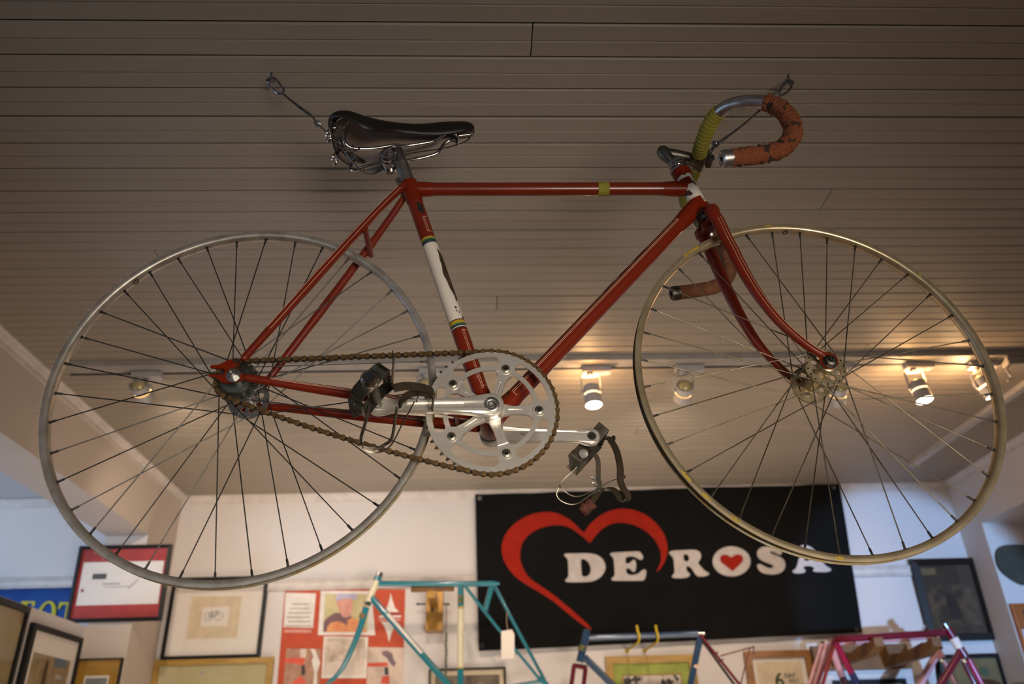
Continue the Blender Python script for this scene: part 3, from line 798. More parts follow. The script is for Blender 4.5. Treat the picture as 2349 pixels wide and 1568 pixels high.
# saddle clamp
b = MB()
sc = u(888, 352, -.024); ctr = Vector((sc.x, 0, sc.z))
for s_ in (-1, 1):
    b.lathe([(.0135, 0), (.0150, .003), (.0150, .008), (.0115, .012), (.0115, .014), (.0080, .0145), (.0075, .0195), (.003, .021)], ctr + Vector((0, s_ * .012, 0)), (0, s_, 0), 20)
    b.lathe([(.0165, .0), (.0165, .003)], ctr + Vector((0, s_ * .010, 0)), (0, s_, 0), 20)
b.tube([ctr + Vector((0, -.012, 0)), ctr + Vector((0, .012, 0))], .0130, 20)
b.tube([ctr + Vector((.004, 0, 0)), SPT.lerp(ctr, .2), SPT + Vector((.0, 0, -.004))], [.011, .012, .0112], 16)
b.build('saddle_clamp', CHROME, bike)

# ---- wheels
def wheel(name, phase, rim_mat, spoke_mat, hub_mat, label_hub, lock):
    prof = [(.3160, -.0098), (.3165, -.0080), (.3135, -.0070), (.3118, -.0035), (.3112, 0), (.3118, .0035), (.3135, .0070), (.3165, .0080), (.3160, .0098), (.3120, .0100), (.3075, .0098), (.3050, .0075), (.3038, .0035), (.3035, 0), (.3038, -.0035), (.3050, -.0075), (.3075, -.0098), (.3120, -.0100)]
    b = MB(); b.lathe(prof, (0, 0, 0), (0, 1, 0), 160, closed=True); b.sharp = 50
    wh = b.build(name, rim_mat, bike, fix=True)
    bed = [(.3166, -.0079), (.3136, -.0069), (.3119, -.0035), (.3113, 0), (.3119, .0035), (.3136, .0069), (.3166, .0079)]
    b = MB(); b.lathe(bed, (0, 0, 0), (0, 1, 0), 160); b.f = b.f[:-2]; b.uv = b.uv[:-2]
    b.build('glue_bed', BED, wh)
    b = MB()
    for k in range(36):
        a_ = math.radians(phase + 10 * k); rd = Vector((math.cos(a_), 0, math.sin(a_)))
        b.lathe([(.0001, .0006), (.0040, .0006)], rd * .3113, rd, 10)
    b.build('nipple_holes', BLACK, wh)['kind'] = 'stuff'
    b = MB()
    for da in (5,):
        a_ = math.radians(lock); rd = Vector((math.cos(a_), 0, math.sin(a_)))
        b.lathe([(.0034, 0), (.0034, .0012), (.0055, .0012), (.0055, 0)], rd * .3042, -rd, 14)
    b.build('valve_eyelet', DARKMETAL, wh)
    # hub
    fy = .0335
    b = MB()
    holes = []
    outer = circle(0, 0, .0345, 40)
    hl = [circle(.0205 * math.cos(q), .0205 * math.sin(q), .0056, 14) for q in [i * PI / 4 + .35 for i in range(8)]]
    sh_ = [circle(.0312 * math.cos(q), .0312 * math.sin(q), .0011, 6) for q in [math.radians(phase + 10 + 20 * i) for i in range(18)]]
    for s_ in (-1, 1):
        b.plate([outer] + hl, at_y, s_ * (fy - .0016), s_ * (fy + .0016))
        b.lathe([(.0150, 0), (.0140, .004), (.0125, .010), (.0095, .012)], (0, s_ * (fy + .0016), 0), (0, s_, 0), 24)
    b.lathe([(.0140, -fy), (.0115, -fy + .008), (.0105, 0), (.0115, fy - .008), (.0140, fy)], (0, 0, 0), (0, 1, 0), 24)
    hb_ = b.build('hub', hub_mat, wh, fix=True)
    b = MB()
    for s_ in (-1, 1):
        for p in [(.0312 * math.cos(q), .0312 * math.sin(q)) for q in [math.radians(phase + 20 * i + (0 if s_ < 0 else 10)) for i in range(18)]]:
            b.lathe([(.0017, 0), (.0014, .0012)], (p[0], s_ * (fy + .0016), p[1]), (0, s_, 0), 6)
    b.build('spoke_heads', NIPPLE, wh)['kind'] = 'stuff'
    b = MB(); b.tube([(0, -.058, 0), (0, .058, 0)], .0048, 12); b.build('axle', DARKMETAL, wh)
    # spokes: side s, leading or trailing; shared meshes turned about the axle
    for s_ in (-1, 1):
        for ld in (0, 1):
            ra = math.radians(phase + (0 if s_ < 0 else 10) + 20 * ld)
            ha = ra + math.radians(60 if ld == 0 else -60)
            yo = s_ * (fy + (.0022 if ld else -.0022))
            H = Vector((.0312 * math.cos(ha), yo, .0312 * math.sin(ha)))
            Rm = Vector((.3045 * math.cos(ra), s_ * .0012, .3045 * math.sin(ra)))
            dv = (H - Rm).normalized()
            b = MB(); b.tube([H, Rm + dv * .006], .00098, 6); ms = b.mesh('spoke', spoke_mat)
            b = MB(); b.lathe([(.0034, -.001), (.0030, .0015), (.0019, .0018), (.0019, .011), (.0014, .0125)], Rm, dv, 8); mn = b.mesh('nipple', NIPPLE)
            for k in range(9):
                for nm, me in (('spoke', ms), ('nipple', mn)):
                    o = link(nm, me, wh); o.rotation_euler = (0, -math.radians(40 * k), 0)
    return wh
rw = wheel('rear_wheel', 8.7, RIM_R, SPOKE, HUBGREY, '', 134)
fw = wheel('front_wheel', 3.1, RIM_F, SPOKE_F, HUB, '', 88.4)
axs = Vector((-math.cos(math.radians(73)), 0, math.sin(math.radians(73))))
Rs = Matrix.Rotation(.0385, 3, axs)
fw.location = Rs @ Vector((.05, 0, 0)) + Vector((-.05, 0, 0)) + Vector((LW, 0, LH))
fw.rotation_euler = Rs.to_euler()
rnd = random.Random(11)
for (ad, ln) in ((113, 5), (126, 7), (214, 4), (222, 3), (232, 3), (262, 2.4), (40, 1.2), (95, 2)):
    n = 10; b = MB()
    A0 = math.radians(ad - ln / 2); A1 = math.radians(ad + ln / 2)
    V = []
    for i in range(n + 1):
        a_ = A0 + (A1 - A0) * i / n
        r0 = .3085 + rnd.uniform(0, .003); r1 = .3150 - rnd.uniform(0, .001)
        for rr in (r0, r1): V.append((rr * math.cos(a_), -.01025, rr * math.sin(a_)))
    b.add(V, [(2 * i, 2 * i + 1, 2 * i + 3, 2 * i + 2) for i in range(n)])
    b.build('glue_stain', YSTICK, fw)
FUZZ = mat('pale_glue_fuzz', (0.55, 0.52, 0.48), 0.9)
b = MB(); rnd = random.Random(9)
for k in range(520):
    a_ = math.radians(rnd.gauss(185, 34)); rr = .3160 + rnd.uniform(-.0006, .0006); yv = rnd.choice((-.0092, -.0080, .0085)) + rnd.uniform(-.001, .001)
    p = Vector((rr * math.cos(a_), yv, rr * math.sin(a_))); o_ = Vector((math.cos(a_), rnd.uniform(-.8, .4), math.sin(a_))) * rnd.uniform(.0008, .0032) + Vector((rnd.uniform(-1, 1), 0, rnd.uniform(-1, 1))) * .0018
    b.tube([p, p + o_], .00022, 3, cap=False)
q = u(198, 757, -.011); b.tube(smooth_pts([q, q + Vector((.0, 0, -.010)), q + Vector((-.004, 0, -.026)), q + Vector((-.009, 0, -.048))], 4), .0003, 4)
fz = b.build('glue_fuzz', FUZZ, rw); fz['kind'] = 'stuff'
def nut(b, c, ax, r0=.0088, h=.008):
    b.lathe([(.0118, 0), (.0118, .0015)], c, ax, 20)
    c = Vector(c) + Vector(ax) * .0015
    b.lathe([(r0, 0), (r0, h - .001), (r0 * .85, h)], c, ax, 6)
    b.lathe([(.0046, h - .001), (.0046, h + .005), (.0022, h + .005), (.0022, h + .001)], c, ax, 12)
for s_ in (-1, 1):
    b = MB(); nut(b, (0, s_ * .0605, 0), (0, s_, 0)); b.build('axle_nut', ALU_DULL, bike)
for s_ in (-1, 1):
    b = MB(); nut(b, (LW, s_ * .053, .001), (0, s_, 0), .0098, .007); b.build('axle_nut', DARKMETAL, bike)
b = MB(); b.tube([(0, -.046, 0), (0, -.0555, 0)], .011, 18); b.tube([(LW, -.0355, 0), (LW, -.0505, 0)], .0095, 18); b.tube([(LW, .0355, 0), (LW, .0505, 0)], .0095, 18); b.tube([(0, .0355, 0), (0, .0555, 0)], .0095, 18)
b.build('hub_locknut', DARKMETAL, bike)

# ---- sprocket, chainring, chain
def teeth(n, r_root, r_tip, pitch_r):
    P = []
    for i in range(n):
        a0 = 2 * PI * i / n; da = 2 * PI / n
        for q, rr in ((-.30, r_root), (-.20, r_root + .001), (-.07, r_tip), (.07, r_tip), (.20, r_root + .001), (.30, r_root)):
            P.append((rr * math.cos(a0 + q * da), rr * math.sin(a0 + q * da)))
    return P
CY = -.0455
b = MB(); T = teeth(16, .0285, .0345, .0325)
b.plate([T, circle(0, 0, .017, 20)], at_y, CY - .0015, CY + .0015)
b.build('sprocket', DARKMETAL, bike, fix=True)
b = MB(); b.lathe([(.0245, 0), (.0245, .002), (.0165, .0028), (.0165, -.001)], (0, CY - .0018, 0), (0, -1, 0), 24); b.build('lockring', mat('lockring_steel', (.22, .24, .22), .4, 1.0), bike)
def crank_at(a, b_, d_): return (BB[0] + a, d_, BB[1] + b_)
b = MB(); T = teeth(52, .1025, .1078, .105)
b.plate([T, circle(0, 0, .096, 52)], crank_at, CY - .0014, CY + .0014)
b.build('chainring_teeth', TOOTH, bike, fix=True)
boltang = [math.radians(-2 + 72 * k) for k in range(5)]
def kidney(a0, a1, ri, ro):
    rm = (ri + ro) / 2; rr = (ro - ri) / 2; q = rr / rm
    P = arc(0, 0, ro, a0 + q * .9, a1 - q * .9, 14)
    P += [(rm * math.cos(a1 - q) + rr * math.cos(a1 - q + t_), rm * math.sin(a1 - q) + rr * math.sin(a1 - q + t_)) for t_ in [PI * k / 8 for k in range(1, 8)]]
    P += arc(0, 0, ri, a1 - q * .9, a0 + q * .9, 14)
    P += [(rm * math.cos(a0 + q) + rr * math.cos(a0 + q + PI + t_), rm * math.sin(a0 + q) + rr * math.sin(a0 + q + PI + t_)) for t_ in [PI * k / 8 for k in range(1, 8)]]
    return P
inner = []
for i in range(90):
    a_ = 2 * PI * i / 90
    inner.append((.0690 * math.cos(a_), .0690 * math.sin(a_)))
b = MB()
win = [kidney(a_ + math.radians(9.5), a_ + math.radians(72 - 9.5), .0768, .0938) for a_ in boltang]
b.plate([circle(0, 0, .1028, 104), inner] + win, crank_at, CY - .0038, CY - .0014)
for a_ in boltang:
    b.plate([circle(.0757 * math.cos(a_), .0757 * math.sin(a_), .0098, 20)], crank_at, CY - .0044, CY - .0010)
ring = b.build('chainring', ALU, bike, fix=True)
b = MB()
for a_ in boltang:
    c_ = crank_at(.0757 * math.cos(a_), .0757 * math.sin(a_), CY - .0044)
    b.lathe([(.0064, 0), (.0064, .0012), (.0050, .0020), (.0032, .0020), (.0030, .0004)], c_, (0, -1, 0), 16)
    mb_ = MB(); mb_.lathe([(.0066, 0), (.0066, .0012), (.0054, .0020), (.0033, .0020), (.0031, .0003)], c_, (0, -1, 0), 16); mb_.build('chainring_bolt', mat('bolt_alloy', (.42, .38, .28), .35, 1.0) if a_ == boltang[0] else bpy.data.materials['bolt_alloy'], ring)
    mb_ = MB(); mb_.lathe([(.0001, .0006), (.0030, .0006)], c_, (0, -1, 0), 10); mb_.build('bolt_hole', BLACK, ring)
def spider_arm(a_):
    ca, sa = math.cos(a_), math.sin(a_)
    def R2(P): return [(x * ca - y * sa, x * sa + y * ca) for x, y in P]
    o_ = [(.010, -.012), (.024, -.0085), (.034, -.0064), (.050, -.0068), (.060, -.0085), (.066, -.013), (.072, -.0135), (.0755, -.009), (.0815, -.006), (.0825, 0), (.0815, .006), (.0755, .009), (.072, .0135), (.066, .013), (.060, .0085), (.050, .0068), (.034, .0064), (.024, .0085), (.010, .012)]
    g = [(.028, -.0012), (.050, -.0012), (.0515, 0), (.050, .0012), (.028, .0012), (.0265, 0)]
    return R2(o_), R2(g)
b = MB()
for a_ in boltang:
    o_, g = spider_arm(a_)
    b.plate([o_], crank_at, CY - .0030, CY + .0040)
    inn = [(x, y) for x, y in o_ if math.hypot(x, y) < .064]
    b.plate([o_[:5] + o_[14:], g], crank_at, CY - .0048, CY - .0030)
b.lathe([(.0205, .0), (.0215, .006), (.0200, .014)], crank_at(0, 0, CY + .004), (0, -1, 0), 28)
b.build('spider', ALU, ring, fix=True)
def arm(sign, y0, y1, thick, nm, groove):
    """crank arm from the axle (y0) to the pedal eye (y1); sign -1 = pointing back."""
    L = .1745
    def fn(a, c, dep):
        q = min(1, max(0, a / L)); return (BB[0] + sign * a, y0 + (y1 - y0) * q + dep, BB[1] + c - .0018 * q)
    top = [(-.0205, 0), (-.0175, .0115), (-.008, .0195), (.004, .0200), (.018, .0172), (.034, .0140), (.060, .0125), (.100, .0110), (.140, .0098), (.152, .0105), (.160, .0130), (.1680, .0152), (.1780, .0150), (.1860, .0105), (.1895, 0)]
    P = chaikin(top + [(a, -c) for a, c in top[-2:0:-1]], 1)
    out = [(a * (1 - .0) - 0, c) for a, c in P]
    ins = [((a - .084) * .985 + .084, c * .88) for a, c in P]
    b = MB()
    F0 = -1 if sign < 0 else -1
    h = thick / 2
    # body with bevelled edge rings
    n = len(P)
    rings = [(ins, -h), (out, -h + .0018), (out, h - .0018), (ins, h)]
    V = [fn(p[0], p[1], dep) for R_, dep in rings for p in R_]
    Fc = []
    for k in range(3):
        for i in range(n): Fc.append((k * n + i, k * n + (i + 1) % n, (k + 1) * n + (i + 1) % n, (k + 1) * n + i))
    b.add(V, Fc)
    loops = [ins]
    if groove: loops.append([(.042, -.0040), (.128, -.0034), (.131, 0), (.128, .0034), (.042, .0040), (.038, 0)])
    loops.append(circle(.1745, 0, .0078, 18))
    b.plate(loops, fn, -h - .0004, -h + .0035)
    b.plate([ins], fn, -h + .0034, h)
    return b.build(nm, ALU, ring, fix=True)
arm(-1, -.0640, -.0800, .0125, 'crank_arm', True)
arm(1, .0600, .0800, .0120, 'crank_arm', False)
# crank bolt and eye details
b = MB(); c_ = (BB[0], -.0705, BB[1])
b.lathe([(.0125, 0), (.0125, .0012), (.0115, .0020), (.0070, .0020), (.0062, .0014), (.0055, .0022), (.0028, .0022), (.0026, 0)], c_, (0, -1, 0), 24); b.build('crank_bolt', ALU_DULL, ring)
b = MB(); b.lathe([(.0001, .0008), (.0026, .0008)], c_, (0, -1, 0), 10); b.build('bolt_hole', BLACK, ring)
b = MB(); b.lathe([(.0078, 0), (.0078, .004), (.0050, .004), (.0048, 0)], (BB[0] + .1745, .0760, BB[1] - .0018), (0, -1, 0), 18); b.lathe([(.0001, .002), (.0048, .002)], (BB[0] + .1745, .0760, BB[1] - .0018), (0, -1, 0), 12)
b.build('pedal_axle_end', DARKMETAL, ring)
# embossed lettering on the inner side of the far arm
def text_mesh(name, s, size, loc, xdir, updir, m, parent, depth=.0004, shear=0.0, bold=0.0):
    cu = bpy.data.curves.new(name, 'FONT'); cu.body = s; cu.size = size; cu.extrude = depth; cu.shear = shear; cu.offset = bold
    o = bpy.data.objects.new(name + '_tmp', cu); COL.objects.link(o)
    dg = bpy.context.evaluated_depsgraph_get(); me = bpy.data.meshes.new_from_object(o.evaluated_get(dg)); me.name = name
    bpy.data.objects.remove(o)
    X = Vector(xdir).normalized(); U_ = Vector(updir).normalized(); Z_ = X.cross(U_)
    M4 = Matrix(((X.x, U_.x, Z_.x, loc[0]), (X.y, U_.y, Z_.y, loc[1]), (X.z, U_.z, Z_.z, loc[2]), (0, 0, 0, 1)))
    me.transform(M4); me.materials.clear(); me.materials.append(m)
    return link(name, me, parent)
text_mesh('arm_lettering', 'PISTA', .0075, (BB[0] + .050, .0590, BB[1] - .0025), (1, .11, 0), (0, 0, 1), mat('engraved_ink', (.30, .24, .16), .5, .5), ring)
b = MB(); b.plate([[(.030, .006), (.036, .0075), (.060, .0072), (.066, 0), (.060, -.0072), (.040, -.0075)]], lambda a, c, dd: (BB[0] + a, dd + .11 * a, BB[1] + c), .0528, .0532); 
# chain
r1, r2 = .0325, .1051
D = math.hypot(*BB); base_a = math.atan2(BB[1], BB[0])
be = math.acos((r1 - r2) / D)
path = []
# upper tangent angle and lower tangent angle of outward normals
au = base_a + be; al = base_a - be
up1 = Vector((r1 * math.cos(au), r1 * math.sin(au))); up2 = Vector((BB[0] + r2 * math.cos(au), BB[1] + r2 * math.sin(au)))
lo1 = Vector((r1 * math.cos(al), r1 * math.sin(al))); lo2 = Vector((BB[0] + r2 * math.cos(al), BB[1] + r2 * math.sin(al)))
segs = [('l', up1, up2, (up2 - up1).length), ('a', Vector(BB), r2, au, al, r2 * (au - al)), ('l', lo2, lo1, (lo1 - lo2).length), ('a', Vector((0, 0)), r1, al, au - 2 * PI, r1 * (al - au + 2 * PI))]
per = sum(q[-1] for q in segs)
nl = int(round(per / .0127 / 2)) * 2; pit = per / nl
def chain_pt(sv):
    sv %= per
    for q in segs:
        if sv <= q[-1]:
            k = sv / q[-1]
            if q[0] == 'l':
                p = q[1].lerp(q[2], k)
                if q[1] is lo2: p.y -= .008 * 4 * k * (1 - k)
                return p
            a_ = q[3] + (q[4] - q[3]) * k
            return q[1] + Vector((math.cos(a_), math.sin(a_))) * q[2]
        sv -= q[-1]
    return segs[0][1]
def link_mesh(nm, m, hw, yo, th, roller):
    P = []
    for sg, cx in ((1, pit / 2), (-1, -pit / 2)):
        for k in range(7):
            a_ = -PI / 2 * .72 + PI * .72 * k / 6
            P.append((cx + sg * hw * math.cos(a_), sg * hw * math.sin(a_)))
        P.append((0, sg * hw * .46))
    b = MB()
    for s_ in (-1, 1): b.plate([P], at_y, s_ * yo, s_ * (yo + th))
    for cx in (pit / 2, -pit / 2):
        b.lathe([(.0018, -yo - th - .0006), (.0018, yo + th + .0006)], (cx, 0, 0), (0, 1, 0), 8)
        if roller: b.lathe([(.0038, -.0022), (.0038, .0022)], (cx, 0, 0), (0, 1, 0), 8)
    me = b.mesh(nm, m)
    bm_ = bmesh.new(); bm_.from_mesh(me); bmesh.ops.recalc_face_normals(bm_, faces=bm_.faces); bm_.to_mesh(me); bm_.free()
    return me
lo_ = link_mesh('outer_link', CHAINM, .0046, .0030, .0010, False); li_ = link_mesh('inner_link', CHAININ, .0042, .0018, .0010, True)
ch = None
for i in range(nl):
    a = chain_pt(i * pit + .004); c = chain_pt((i + 1) * pit + .004)
    if i == 0:
        ch = bpy.data.objects.new('chain', None); COL.objects.link(ch); ch.parent = bike
    o = link('outer_link' if i % 2 else 'inner_link', lo_ if i % 2 else li_, ch)
    mdp = (a + c) / 2
    o.location = (mdp.x, CY, mdp.y); o.rotation_euler = (0, -math.atan2(c.y - a.y, c.x - a.x), 0)

# ---- pedals
def U3(P): return [u(a, c, y_) for a, c, y_ in P]
def plate3(b, pts, nrm, th):
    pts = [Vector(p) for p in pts]; nv = Vector(nrm).normalized() * th / 2; n = len(pts)
    c0 = sum(pts, Vector()) / n
    V = [p - nv for p in pts] + [p + nv for p in pts]
    b.add(V, [tuple(range(n))[::-1], tuple(range(n, 2 * n))] + [(i, (i + 1) % n, (i + 1) % n + n, i + n) for i in range(n)])
pd = MB()
A = Vector((BB[0] - .1745, -.088, BB[1] - .0018)); E_ = Vector((A.x, -.168, A.z))
pd.tube([A, A + Vector((0, -.012, 0)), A + Vector((0, -.020, 0)), E_ + Vector((0, .012, 0)), E_], [.0062, .0070, .0098, .0092, .0100], 18)
pedal = pd.build('pedal', DARKMETAL, bike)
pedal['label'] = 'near pedal with toe clip and strap hanging down'
b = MB(); b.lathe([(.0098, -.002), (.0130, .001), (.0140, .006), (.0130, .012), (.0095, .0155), (.0090, .0165), (.002, .0165)], E_, (0, -1, 0), 24); b.build('pedal_cap', CHROME, pedal)
def cage_plate(c0, c1, upv, wd, nm, parent, notch=True):
    """serrated strip from c0 to c1."""
    c0 = Vector(c0); c1 = Vector(c1); upv = Vector(upv).normalized(); L = (c1 - c0).length; dx = (c1 - c0).normalized(); nv = dx.cross(upv)
    P = []
    for k in range(13):
        t_ = k / 12; P.append((t_ * L, wd / 2 - (.003 if (k % 2 and notch) else 0)))
    for k in range(12, -1, -1):
        t_ = k / 12; P.append((t_ * L, -wd / 2 + .004 * math.sin(PI * t_)))
    hl = [circle(L * q, 0, .0035, 8) for q in (.3, .7)]
    b = MB(); b.plate([P] + hl, lambda a, c, dd: c0 + dx * a + upv * c + nv * dd, -.0009, .0009)
    return b.build(nm, PEDALM, parent, fix=True)
ax_ = Vector((.62, 0, .78)); pp = Vector((.78, 0, -.62))     # pedal plane direction, its normal
f0 = E_ + ax_ * .030; f1 = A + ax_ * .030 + Vector((0, -.014, 0))
g0 = E_ - ax_ * .030; g1 = A - ax_ * .030 + Vector((0, -.014, 0))
cage_plate(f0, f1, pp, .022, 'cage_plate', pedal); cage_plate(g0, g1, pp, .022, 'cage_plate', pedal)
b = MB(); b.ribbon([g0, g0 + Vector((.004, -.006, .006)), E_ - ax_ * .012 + Vector((0, -.003, 0)), E_ + ax_ * .012 + Vector((0, -.003, 0)), f0 + Vector((-.004, -.006, -.006)), f0], pp, [.020, .022, .026, .026, .022, .018], .0020)
b.build('cage_bracket', PEDALM, pedal); b = MB()
b.ribbon([g1, A - ax_ * .012 + Vector((0, -.020, 0)), A + ax_ * .012 + Vector((0, -.020, 0)), f1], pp, [.018, .018, .018, .018], .0020)
b.build('cage_bracket', PEDALM, pedal)
b = MB(); q0 = g0.lerp(g1, .35) - ax_ * .004
plate3(b, [q0 + Vector((-.014, 0, .014)), q0 + Vector((.006, 0, .013)), q0 + Vector((.008, 0, -.012)), q0 + Vector((-.003, 0, -.020)), q0 + Vector((-.010, 0, -.010))], (0, 1, .2), .002)
b.lathe([(.0035, 0), (.003, .003)], q0 + Vector((-.005, -.001, .004)), (0, -1, 0), 10); b.lathe([(.0035, 0), (.003, .003)], q0 + Vector((0, -.001, -.009)), (0, -1, 0), 10)
b.build('clip_plate', PEDALM, pedal)
clip = U3([(846, 930, -.150), (842, 955, -.152), (834, 983, -.154), (828, 1005, -.155), (832, 1021, -.152), (850, 1027, -.146), (866, 1027, -.142), (880, 1021, -.136), (897, 1008, -.130), (903, 985, -.125), (907, 958, -.120), (911, 935, -.115)])
b = MB(); b.ribbon(smooth_pts(clip, 4), (.25, 1, .2), .0075, .0016); b.build('toe_clip', PEDALM, pedal)
wl = U3([(829, 1008, -.156), (832, 1025, -.158), (842, 1034, -.155), (862, 1038, -.150), (884, 1032, -.142), (900, 1016, -.136), (914, 990, -.128), (926, 965, -.120), (938, 945, -.112), (950, 922, -.104)])
b = MB(); b.ribbon(smooth_pts(wl, 4), (0, 1, .3), .0045, .0015); b.build('toe_clip_wire', PEDALM, pedal)
s1 = U3([(902, 890, -.150), (930, 885, -.140), (960, 887, -.125), (985, 893, -.112), (994, 905, -.104), (993, 922, -.100), (991, 940, -.092)])
b = MB(); b.ribbon(smooth_pts(s1, 4), [Vector((0, .35, 1))] * (4 * 6 + 1), .0135, .0028); b.build('toe_strap', STRAP, pedal)
s2 = U3([(993, 908, -.104), (965, 900, -.112), (945, 902, -.118), (930, 910, -.122), (921, 922, -.124), (918, 934, -.124)])
b = MB(); b.ribbon(smooth_pts(s2, 4), (0, .35, 1), .0120, .0026); b.build('toe_strap', STRAP, pedal)
b = MB(); q = u(958, 915, -.125); b.tube([q + Vector((.004, -.002, .012)), q + Vector((-.002, -.002, -.006))], .0012, 6); b.build('strap_buckle', CHROME, pedal)
up_ = U3([(902, 812, -.120), (903, 830, -.122), (902, 850, -.124), (900, 872, -.126)])
b = MB(); b.ribbon(smooth_pts(up_, 3), (0, 1, 0), .020, .0016); b.build('cage_side', PEDALM, pedal)

pd = MB()
A = Vector((BB[0] + .1745, .086, BB[1] - .0018)); E_ = Vector((A.x, .176, A.z))
pd.tube([A, A + Vector((0, .012, 0)), A + Vector((0, .022, 0)), E_ + Vector((0, -.012, 0)), E_], [.0062, .0080, .0120, .0098, .0105], 18)
fp = pd.build('pedal', DARKMETAL, bike); fp['label'] = 'far pedal, toe clip hanging below the crank arm'
ax_ = Vector((.70, 0, .71)); pp = Vector((.71, 0, -.70))
f0 = A + ax_ * .040 + Vector((0, .016, 0)); f1 = E_ + ax_ * .034; g0 = A - ax_ * .042 + Vector((0, .016, 0)); g1 = E_ - ax_ * .038
def cage2(c0, c1): cage_plate(c0, c1, pp, .024, 'cage_plate', fp)
cage2(f0, f1); cage2(g0, g1)
b = MB(); b.ribbon([g0, A - ax_ * .014 + Vector((0, .022, 0)), A + ax_ * .014 + Vector((0, .022, 0)), f0], pp, .024, .002); b.build('cage_bracket', PEDALM, fp); b = MB(); b.ribbon([g1, E_ - ax_ * .012, E_ + ax_ * .012, f1], pp, .024, .002); b.build('cage_bracket', PEDALM, fp)
def z4(P, yv0, yv1):
    n = len(P); return [u(1250 + a / 6.535, 960 + c / 6.535, yv0 + (yv1 - yv0) * i / max(1, n - 1)) for i, (a, c) in enumerate(P)]
b = MB(); b.plate([[(0, 0), (.016, .006), (.018, .030), (.008, .040), (-.002, .030)]], lambda a, c, dd: (lambda o_: (o_.x + a - .010, o_.y + dd, o_.z + c - .018))(u(1320, 1058, .105)), -.001, .001); b.build('clip_plate', PEDALM, fp, fix=True)
b = MB(); b.ribbon(smooth_pts(z4([(480, 720), (400, 800), (300, 890), (225, 985), (240, 1030), (330, 1110), (400, 1150), (480, 1165), (560, 1150), (640, 1120), (740, 1070), (850, 1010), (950, 950), (1060, 905)], .105, .150), 4), (.1, 1, .35), .0080, .0016); b.build('toe_clip', PEDALM, fp)
b = MB(); b.ribbon(smooth_pts(z4([(205, 1040), (175, 1120), (200, 1190), (270, 1245), (370, 1280), (470, 1275), (550, 1235), (650, 1160), (760, 1090), (850, 1040)], .110, .135), 4), (0, 1, .4), .0040, .0015); b.build('toe_clip_wire', PEDALM, fp)
S_ = z4([(900, 300), (960, 300), (1030, 390), (1080, 500), (1110, 620), (1130, 750), (1130, 880), (1140, 960), (1180, 1050), (1230, 1120), (1240, 1190), (1180, 1225), (1120, 1190), (1080, 1120), (1020, 1060), (940, 1045), (870, 1060), (800, 1110), (740, 1190), (690, 1260)], .130, .150)
b = MB(); b.ribbon(smooth_pts(S_, 4), (.75, .55, .25), .0150, .0026); b.build('toe_strap', STRAP, fp)
b = rough_tube(smooth_pts(z4([(700, 1245), (650, 1300), (600, 1350), (560, 1410)], .150, .150), 3), (.0105), .9, 21, 12); b.build('frayed_strap_end', mat('frayed_red_cloth', (.15, .045, .024), .9, c2=(.07, .022, .014), scale=60, bump=.8), fp)
b = MB(); b.ribbon(smooth_pts(z4([(760, 540), (790, 610), (800, 700), (800, 800), (800, 900), (820, 1000), (790, 1090)], .130, .140), 3), (1, .2, 0), .0085, .0020); b.build('toe_strap', STRAP, fp)
b = MB(); b.ribbon(z4([(680, 880), (770, 885), (830, 950), (740, 915), (680, 880)], .135, .135), (0, 1, .3), .006, .0014); b.build('strap_buckle', CHROME, fp); b = MB(); b.ribbon(z4([(710, 960), (790, 965), (790, 1020), (730, 990)], .135, .135), (0, 1, .3), .006, .0014); b.build('strap_buckle', CHROME, fp); b = MB(); b.tube(z4([(1180, 850), (1205, 855), (1195, 885), (1170, 895)], .140, .140), .0012, 6)
b.build('strap_buckle', CHROME, fp)
b = MB(); b.tube(z4([(1020, 260), (1045, 270), (1040, 320), (1020, 350), (1010, 300), (1022, 260)], .150, .150), .0022, 8); b.build('strap_loop', PEDALM, fp)
b = MB(); b.plate([circle(0, 0, .0085, 14)], lambda a, c, dd: (lambda o_: (o_.x + a, o_.y + dd, o_.z + c))(u(1338, 1040, .100)), -.001, .001); b.build('cage_tab', ALU_DULL, fp, fix=True)

# ------------------------------------------------------------------ suspension wires, hooks
def hanger(hp, lab, cpts, knotp, ends):
    eye = w(hp[0], hp[1], z=CZ)
    t = thing('hanging_wire', lab, 'wire', (eye.x, eye.y, CZ), 'wires holding the bicycle')
    L0 = Vector((eye.x, eye.y, CZ))
    b = MB(); b.tube([(0, 0, .004), (0, 0, -.012)], .0022, 8)
    b.tube([(.0075 * math.sin(a), 0, -.019 - .0075 * math.cos(a)) for a in [PI + i * 2 * PI / 16 * .93 for i in range(17)]], .0020, 8)
    b.build('screw_eye', WIRE, t)
    P = [w(a, c, y=yy_) - L0 for a, c, yy_ in cpts]
    b = MB(); b.tube(smooth_pts(P, 4, closed=True), .0026, 8, closed=True); b.build('carabiner', WIRE, t)
    K = w(knotp[0], knotp[1], y=knotp[2]) - L0
    for ei, pth in enumerate(ends):
        Q = [(w(a, c, y=yy_) - L0) for a, c, yy_ in pth]
        b = MB(); b.tube(smooth_pts(Q, 4), .0016, 6); b.build('wire_strand', WIRE, t)
    rnd = random.Random(3); b = MB()
    for k in range(6):
        n1_ = Vector((rnd.uniform(-1, 1), rnd.uniform(-1, 1), rnd.uniform(-1, 1))).normalized(); a1_ = n1_.orthogonal(); b1_ = n1_.cross(a1_)
        b.tube([K + (a1_ * math.cos(q) + b1_ * math.sin(q)) * rnd.uniform(.003, .006) for q in [i * PI / 5 for i in range(10)]], .0010, 6, closed=True)
    b.build('wire_knot', WIRE, t)
    return t
